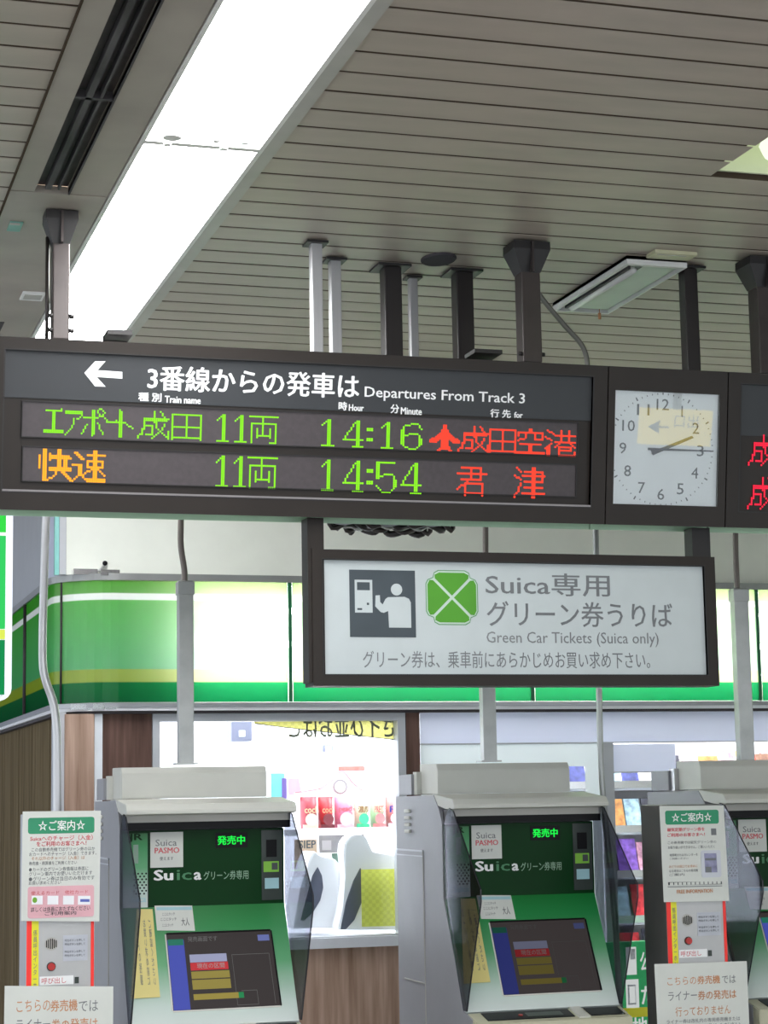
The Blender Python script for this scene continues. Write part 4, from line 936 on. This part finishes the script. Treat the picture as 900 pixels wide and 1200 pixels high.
sheet('poster', 'guidance poster with green title and small machine picture, beside right machine', 'poster', [(771, 944.5), (846, 944), (852.5, 1055.5), (776, 1057)], [
    ('R', .08, .05, .91, .19, 'pgreen'), ('t', '☆ご案内☆', .18, .075, .8, .165, 'white', .01),
    ('t', '磁気定期グリーン券を', .10, .23, .68, .265, 'pred', .03), ('t', 'ご利用のお客さまへ！', .10, .285, .68, .32, 'pred', .03), ('t', '🛈', .78, .23, .86, .31, 'ink', .0) if False else ('r', .78, .24, .86, .31, 'inkg'),
    ('t', 'この券売機では磁気グリーン券の', .10, .37, .85, .395, 'inkg', 0), ('t', 'お取り扱いができません。ご購入いただく', .10, .42, .82, .445, 'inkg', 0), ('t', '精算機またはカレンダーを', .12, .50, .55, .525, 'inkg', 0), ('t', 'ご利用ください', .12, .54, .4, .56, 'inkg', 0), ('t', 'みどりの窓口でお求めに', .10, .62, .54, .645, 'porange', 0), ('t', 'なる場合はこちらの券売機', .1, .665, .54, .69, 'inkg', 0), ('t', 'ご案内', .1, .705, .33, .73, 'inkg', 0),
    ('R', .60, .47, .90, .75, mat('pale box print', (.58, .60, .66), .5)), ('r', .65, .50, .84, .70, mat('lavender picture', (.26, .26, .40), .5, noise=.3, scale=40)), ('r', .66, .55, .83, .575, 'inkg'), ('r', .66, .64, .75, .70, 'inkg'),
    ('r', .08, .795, .90, .825, 'ink'), ('t', '■■■■■■■■■■■■', .10, .80, .88, .82, 'paper', 0), ('r', .07, .84, .90, .846, 'inkg'), ('t', 'FREE INFORMATION', .2, .875, .75, .91, 'porange', .02)], 'guidance posters')
f1 = sheet('notice_sheet', 'white notice with orange-brown writing at the bottom left corner', 'notice', [(5, 1155), (132, 1155.5), (131, 1262), (3, 1262)], [
    ('t', 'こちらの', .11, .16, .42, .27, 'porange', 0), ('t', '券売機', .42, .155, .67, .27, 'porange', .015), ('t', 'では', .68, .16, .86, .27, 'inkg', 0), ('t', 'ライナー', .11, .37, .42, .48, 'inkg', 0), ('t', '券の発売は', .43, .365, .86, .48, 'porange', .01), ('t', '行っておりません', .2, .58, .8, .69, 'porange', 0)], 'liner ticket notices')
f2 = sheet('notice_sheet', 'white notice with orange-brown writing under the right intercom', 'notice', [(765, 1129.5), (873, 1126), (877, 1226), (770, 1230)], [
    ('t', 'こちらの', .13, .16, .44, .25, 'porange', 0), ('t', '券売機', .45, .155, .70, .25, 'porange', .02), ('t', 'では', .72, .16, .87, .25, 'inkg', 0), ('t', 'ライナー', .13, .33, .44, .43, 'inkg', 0), ('t', '券の発売は', .45, .33, .87, .43, 'porange', .015), ('t', '行っておりません', .20, .51, .80, .61, 'porange', 0), ('t', 'ライナー券は改札内の専用券売機または', .1, .655, .9, .69, 'inkg', 0), ('t', '窓口にてお買い求めください', .1, .72, .9, .755, 'inkg', 0)], 'liner ticket notices')
# ================================================================== GUIDE SIGN (green) between machines
GS = Plane((0, 8.5, 0)); g = thing('guide_board', 'green wayfinding board with white pictogram tiles low behind the middle machine', 'sign', (4.0, 8.55, 0))
a = GS.uv(731, 1104)
GS.rect('panel', a[0]-.1, .35, a[0]+.8, a[1], -.05, 0, mat('sign green', (.01, .33, .10), .4, emit=(.01, .33, .10), es=.25), g)
def gr(nm, x0, y0, x1, y1, m, w=.001): GS.rectpx(nm, x0, y0, x1, y1, w, w+.002, m, g)
gr('pictogram_tile', 733, 1110, 746, 1142, 'white_glow'); gr('pictogram_tile', 733, 1148, 749, 1181, 'white_glow'); gr('yellow_line', 700, 1183, 800, 1189, 'yellow')
gr('pictogram_mark', 738, 1112, 744, 1124, 'wall_grey', .003); gr('pictogram_mark', 735, 1154, 745, 1177, 'wall_grey', .003); gr('pictogram_mark', 737, 1156, 744, 1175, 'white_glow', .0055)
GS.textpx('公衆電話', 749.5, 1115, 805, 1136, 'white_glow', g, w=.001, bold=.02); GS.textpx('たばこ', 751, 1155, 800, 1175, 'white_glow', g, w=.001, bold=.02); GS.textpx('地下鉄', 741, 1192, 795, 1210, 'white_glow', g, w=.001, bold=.02)
box('leg', a[0]+.0, a[0]+.04, 8.5, 8.54, 0, .36, 'steel', g); box('leg', a[0]+.7, a[0]+.74, 8.5, 8.54, 0, .36, 'steel', g)
# ================================================================== SHOP CONTENTS
def cam_box(label, px0, py0, px1, py1, Y, top):
    p0, p1 = at(px0, py0, Y=Y), at(px1, py1, Y=Y); t = thing('security_camera', label, 'camera', (p0.x/2+p1.x/2, Y, p0.z))
    box('housing', p0.x, p1.x, Y, Y+.12, p1.z, p0.z, mat('grey housing', (.16, .17, .24), .4), t, bev=.01); box('mount', (p0.x+p1.x)/2-.015, (p0.x+p1.x)/2+.015, Y+.04, Y+.08, p0.z-.01, 2.719, 'shopwhite', t)
    PP = Plane(((p0.x+p1.x)/2, Y, (p0.z*.35+p1.z*.65))); PP.rect('lens_light', -.015, -.015, .015, .015, 0, .004, 'white', t)
cam_box('dark camera box seen through the shop window near its top', 271, 842, 296, 869, 9.6, 0)
cam_box('small dark camera in the shop, right of the larger one', 378, 872, 391, 881, 10.2, 0)
# hanging yellow banner behind the glass, seen from its back
YBN = YW+.06; NB = Plane((0, YBN, 0)); bn = thing('yellow_banner', 'yellow banner with mirrored letters at the top of the shop window', 'banner', at(400, 850, Y=YBN))
yb_ = cloth('yellow banner cloth', (.80, .74, .22), .28)
def bq(p): return NB.uv(*p)
zb0 = zw+.02
bm = bmesh.new(); bm.faces.new([bm.verts.new(NB.P(*p, 0)) for p in [(bq((298, 840))[0], zb0), bq((298, 848)), bq((330, 852)), bq((400, 860)), bq((463, 867)), (bq((464, 840))[0], zb0)]]); bmo('cloth', bm, yb_, bn)
bm = bmesh.new(); add_tube(bm, [NB.P(*bq(p), .002) for p in ((298, 848), (330, 852), (400, 860), (463, 867))], .002, 6); bmo('hem', bm, 'ink', bn)
NB.textpx('さイひ並おはこ', 338, 838, 462, 864, mat('faded dark print', (.12, .13, .08), .6), bn, w=.0025, mirror=True, bold=.02)
# shelf with snack bags
YSH = 9.28; zsh = at(400, 971, Y=YSH).z; x0s, x1s = at(335, 950, Y=YSH).x, at(500, 950, Y=YSH).x
sf = thing('display_shelf', 'white display shelf behind the window with arched topper', 'shelf', ((x0s+x1s)/2, YSH+.1, zsh))
box('board', x0s-.1, x1s, YSH, YSH+.3, zsh-.03, zsh, 'shopwhite', sf); SH = Plane((0, YSH+.16, 0))
arch = [(345, 934), (345, 929), (375, 924), (388, 915), (396, 906), (404, 906), (412, 917), (422, 925), (460, 932), (462, 936)]
SH.poly('arched_topper', [SH.uv(*p) for p in arch], 0, .008, 'shopwhite', sf)
bm = bmesh.new(); add_tube(bm, [SH.P(*SH.uv(*p), .01) for p in arch[1:9]], .0018, 6); bmo('topper_edge', bm, 'pred', sf)
u_, v_ = SH.uv(398, 922); SH.disc('round_emblem', u_, v_, .036, .008, .011, mat('grey emblem', (.3, .28, .3), .5), sf); SH.disc('round_emblem', u_, v_, .027, .011, .013, 'shopwhite', sf); SH.disc('round_emblem', u_, v_, .012, .013, .015, mat('pale grey emblem', (.6, .6, .62), .5), sf)
box('riser', x0s-.1, x0s-.08, YSH+.02, YSH+.3, .9, zsh-.03, 'shopwhite', sf); box('riser', x1s-.03, x1s, YSH+.02, YSH+.3, .9, zsh-.03, 'shopwhite', sf)
def bag(label, px0, px1, c1, c2, word, wc, wy=.55):
    a, b = at(px0, 934, Y=YSH+.04), at(px1, 968, Y=YSH+.04); w = b.x-a.x; h = a.z-zsh-.002; cx = (a.x+b.x)/2
    t = thing('snack_bag', label, 'snack bag', (cx, YSH+.07, zsh)); bm = bmesh.new(); rows = [(0, .02, .48), (.15, .045, .5), (.5, .055, .5), (.85, .045, .5), (.96, .006, .5), (1, .004, .5)]; V = []
    for f, d, ww in rows: V.append([bm.verts.new((cx+sx*w*ww*(1 if abs(sx) == 1 else 1), YSH+.08+sy*d, zsh+.002+h*f)) for sx, sy in ((-1, 0), (-.5, -.8), (0, -1), (.5, -.8), (1, 0), (.5, .8), (0, 1), (-.5, .8))])
    for A_, B_ in zip(V, V[1:]):
        for k in range(8): bm.faces.new((A_[k], A_[(k+1) % 8], B_[(k+1) % 8], B_[k]))
    bm.faces.new(V[0]); bm.faces.new(V[-1][::-1]); bmo('bag', bm, mat('bag film', c1, .35, noise=.15, scale=25), t, smooth=True)
    BPn = Plane((cx, YSH+.08, zsh)); 
    BPn.disc('printed_patch', 0, h*.3, w*.36, .054, .058, mat('bag patch', c2, .5), t, n=14)
    BPn.rect('base_band', -w*.45, h*.02, w*.45, h*.14, .034, .042, mat('bag band', c2, .5), t)
    BPn.text(word, (-w*.42, h*.5, w*.42, h*.72), wc, t, w=.057, bold=.03)
dark_red, white_ = (.38, .04, .06), (.75, .7, .66)
bag('dark red snack bag, leftmost on the window shelf', 354, 374, dark_red, (.75, .6, .5), 'coch', mat('gold print', (.7, .5, .3), .5))
bag('bright red snack bag, second from left on the window shelf', 375, 393, (.62, .04, .05), (.2, .03, .04), 'coch', mat('tan print', (.6, .35, .2), .5))
bag('pink snack bag in the middle of the window shelf', 394, 416, (.80, .25, .38), (.8, .5, .55), 'peach', 'pred')
bag('white snack bag with brown letters and green foot', 417, 434, (.72, .70, .5), (.05, .5, .25), '濃厚', mat('brown print', (.25, .12, .04), .5))
bag('white and green snack bag with pink letters', 436, 453, (.45, .66, .42), (.7, .2, .2), 'PRETZ', 'pred')
bag('red and blue snack bag, rightmost on the window shelf', 454, 470, (.70, .2, .2), (.7, .6, .7), 'PE', 'scr_blue')
# posters inside
def inpost(label, q, Y, c, word=None, wc='ink', name='poster', blocks=(), film=False):
    Pp = Plane((0, Y, 0)); t = thing(name, label, 'poster', at(*q[3], Y=Y))
    if film:
        bm = bmesh.new(); bm.faces.new([bm.verts.new(Pp.P(*Pp.uv(*p), 0)) for p in q]); bmo('film', bm, cloth('yellow green film', (.66, .70, .14), .5), t); return t
    Pp.poly('sheet', [Pp.uv(*p) for p in q], 0, .004, mat('printed sheet', c, .5, noise=.12, scale=14), t)
    for x0, y0, x1, y1, cc_ in blocks: Pp.rectpx('printed_block', x0, y0, x1, y1, .004, .006, mat('print block', cc_, .5), t)
    if word: Pp.textpx(word[0], *word[1:], wc, t, w=.005, bold=.02)
    return t
inpost('tan poster lettered in brown, low in the shop window beside the machine wing', [(345, 984), (371, 983), (373, 1020), (345, 1024)], 9.6, (.50, .36, .24), ('SIEP', 350, 985, 370, 994), 'ink')
inpost('pale blue poster in the shop window above the leftmost machine', [(317, 906), (333, 906), (336, 948), (318, 950)], 9.3, (.2, .62, .85), blocks=[(330, 912, 336, 945, (.18, .12, .4))])
inpost('dusky pink poster beside the pale blue one', [(337, 912), (350, 912), (354, 932), (338, 932)], 9.5, (.6, .3, .35))
inpost('grey brown picture panel under the snack shelf', [(373, 972), (426, 973), (428, 998), (374, 1000)], 9.7, (.16, .15, .15), blocks=[(395, 973, 425, 977, (.03, .03, .05)), (377, 985, 388, 996, (.28, .26, .26)), (402, 980, 414, 992, (.1, .16, .13))])
inpost('dark green leaflet between the white appliances', [(388, 1000), (402, 999), (403, 1030), (392, 1024)], 9.72, (.12, .2, .15))
inpost('grey board with red top edge above the snack shelf', [(396, 898), (427, 898), (426, 922), (398, 920)], 10.6, (.3, .3, .38), blocks=[(396, 898, 427, 903, (.35, .1, .08))])
inpost('yellow-green checked panel at the lower right of the shop window', [(423, 1019), (468, 1018), (468, 1085), (424, 1086)], YW+.1, (.46, .52, .06), name='checked_panel', film=True)
# white appliances with dark oval displays
def appliance(label, pts, oval, Y, d):
    Pp = Plane((0, Y, 0)); c = at(*pts[-1], Y=Y); t = thing('white_appliance', label, 'appliance', (c.x, Y, c.z)); Pp.poly('body', [Pp.uv(*p) for p in pts], -d, 0, 'shopwhite', t, bev=.006)
    Pp.poly('dark_display', [Pp.uv(*p) for p in oval], 0, .006, mat('grey display', (.10, .11, .15), .25, noise=.15), t, bev=.001); return t
appliance('white slanted appliance with dark oval display beside the machine wing', [(344, 1088), (352, 1040), (362, 1008), (368, 997), (374, 1001), (378, 1006), (392, 1006), (399, 1014), (402, 1030), (402, 1088)], [(352, 1078), (360, 1048), (366, 1026), (372, 1016), (377, 1026), (378.5, 1040), (375, 1055), (366, 1070), (356, 1079)], 8.95, .2)
appliance('larger white rounded appliance with dark oval display near window middle', [(396, 1090), (402, 1062), (406, 1030), (403, 1000), (404, 988), (410, 980), (420, 977), (430, 981), (436, 1000), (468, 1003), (468, 1090)], [(399, 1089), (405, 1058), (414, 1032), (422, 1017), (424.5, 1022), (424.5, 1055), (415, 1078), (405, 1089)], 8.82, .115)
ct = thing('counter', 'white counter carrying the appliances behind the window', 'counter', (2.2, 8.95, 0)); box('top', 1.6, 2.72, 8.78, 9.2, zs-.04, zs-.015, 'shopwhite', ct); box('front', 1.6, 2.72, 8.8, 8.82, .011, zs-.04, 'shopwhite', ct)
# magazine racks through the right opening
rk = thing('magazine_rack', 'grey wire magazine rack inside the shop at right', 'rack', (4.2, 9.5, 0))
rows = [1.62, 1.40, 1.18, .96, .74]
for i, z in enumerate(rows):
    box('shelf', 3.3, 5.6, 9.42-i*.03, 9.75, z-.012, z, 'wall_grey', rk); box('rail', 3.3, 5.6, 9.405-i*.03, 9.42-i*.03, z, z+.035, 'chrome', rk)
box('back', 3.3, 5.6, 9.75, 9.77, 0, 1.9, 'shopwhite', rk); box('upright', 3.3, 3.33, 9.4, 9.77, 0, 1.9, 'wall_grey', rk); box('upright', 5.57, 5.6, 9.4, 9.77, 0, 1.9, 'wall_grey', rk)
cols = [('red', (.6, .05, .06)), ('white', (.8, .8, .8)), ('dark blue', (.05, .06, .2)), ('yellow', (.8, .65, .08)), ('black', (.04, .04, .06)), ('pink', (.75, .35, .45)), ('violet', (.25, .12, .5)), ('pale blue', (.4, .6, .75)), ('brown', (.25, .13, .08)), ('orange', (.75, .3, .08))]
ordw = ['first', 'second', 'third', 'fourth', 'fifth', 'sixth', 'seventh']
rn = ['top', 'second', 'third', 'fourth', 'fifth']
cm = {n: mat(n+' cover', c, .35, noise=.5, scale=30) for n, c in cols}
for i, z in enumerate(rows):
    x = 3.36+random.uniform(0, .03); last = None; k = 0; cnt = {}
    while x < 4.95:
        w = random.uniform(.07, .12); h = random.uniform(.14, .19); n, c = random.choice([q for q in cols if q[0] != last]); last = n
        y0 = 9.44-i*.03
        bm = bmesh.new(); vs = [bm.verts.new(p) for p in ((x, y0, z+.002), (x+w, y0, z+.002), (x+w, y0+.05, z+h), (x, y0+.05, z+h), (x, y0+.012, z+.002), (x+w, y0+.012, z+.002), (x+w, y0+.062, z+h), (x, y0+.062, z+h))]
        for f in ((0, 1, 2, 3), (4, 7, 6, 5), (0, 4, 5, 1), (3, 2, 6, 7), (0, 3, 7, 4), (1, 5, 6, 2)): bm.faces.new([vs[j] for j in f])
        o = bmo('magazine', bm, cm[n]); cnt[n] = cnt.get(n, 0)+1
        tag(o, f'{n} magazine, {ordw[cnt[n]-1]} of its colour from the left, {rn[i]} rack shelf', 'magazine', 'magazines on the shop rack')
        x += w+random.uniform(.004, .02); k += 1
# red price flags in the lit upper opening
for k, px in enumerate((868, 879, 890)):
    a = at(px, 884, Y=9.6); t = thing('red_flag', ('small red flag leftmost', 'small red flag middle', 'small red flag rightmost')[k]+' in the bright opening at upper right', 'flag', a, 'small red shop flags')
    Pp = Plane((0, 9.6, 0)); Pp.poly('cloth', [Pp.uv(px, 876+k*3), Pp.uv(px+6, 886), Pp.uv(px+9, 893), Pp.uv(px-2, 893)], 0, .004, 'red', t); box('stick', a.x-.002, a.x+.002, 9.604, 9.608, 1.85, a.z, 'white', t)
# wall hook and cable over the fascia
hk = thing('wall_hook', 'dark cable stub poking out of the white wall above the fascia', 'cable', at(122, 661, Y=YF+.07))
tube('knob', [at(123, 660, Y=YF+.08), at(123, 660, Y=YF+.05)], .011, 'kblack', hk)
tube('cable', smooth_path([at(123, 661, Y=YF+.06), at(118, 667, Y=YF+.05), at(107, 674, Y=YF+.05), at(100, 678, Y=YF+.06)]), .005, 'conduit', hk, 8)
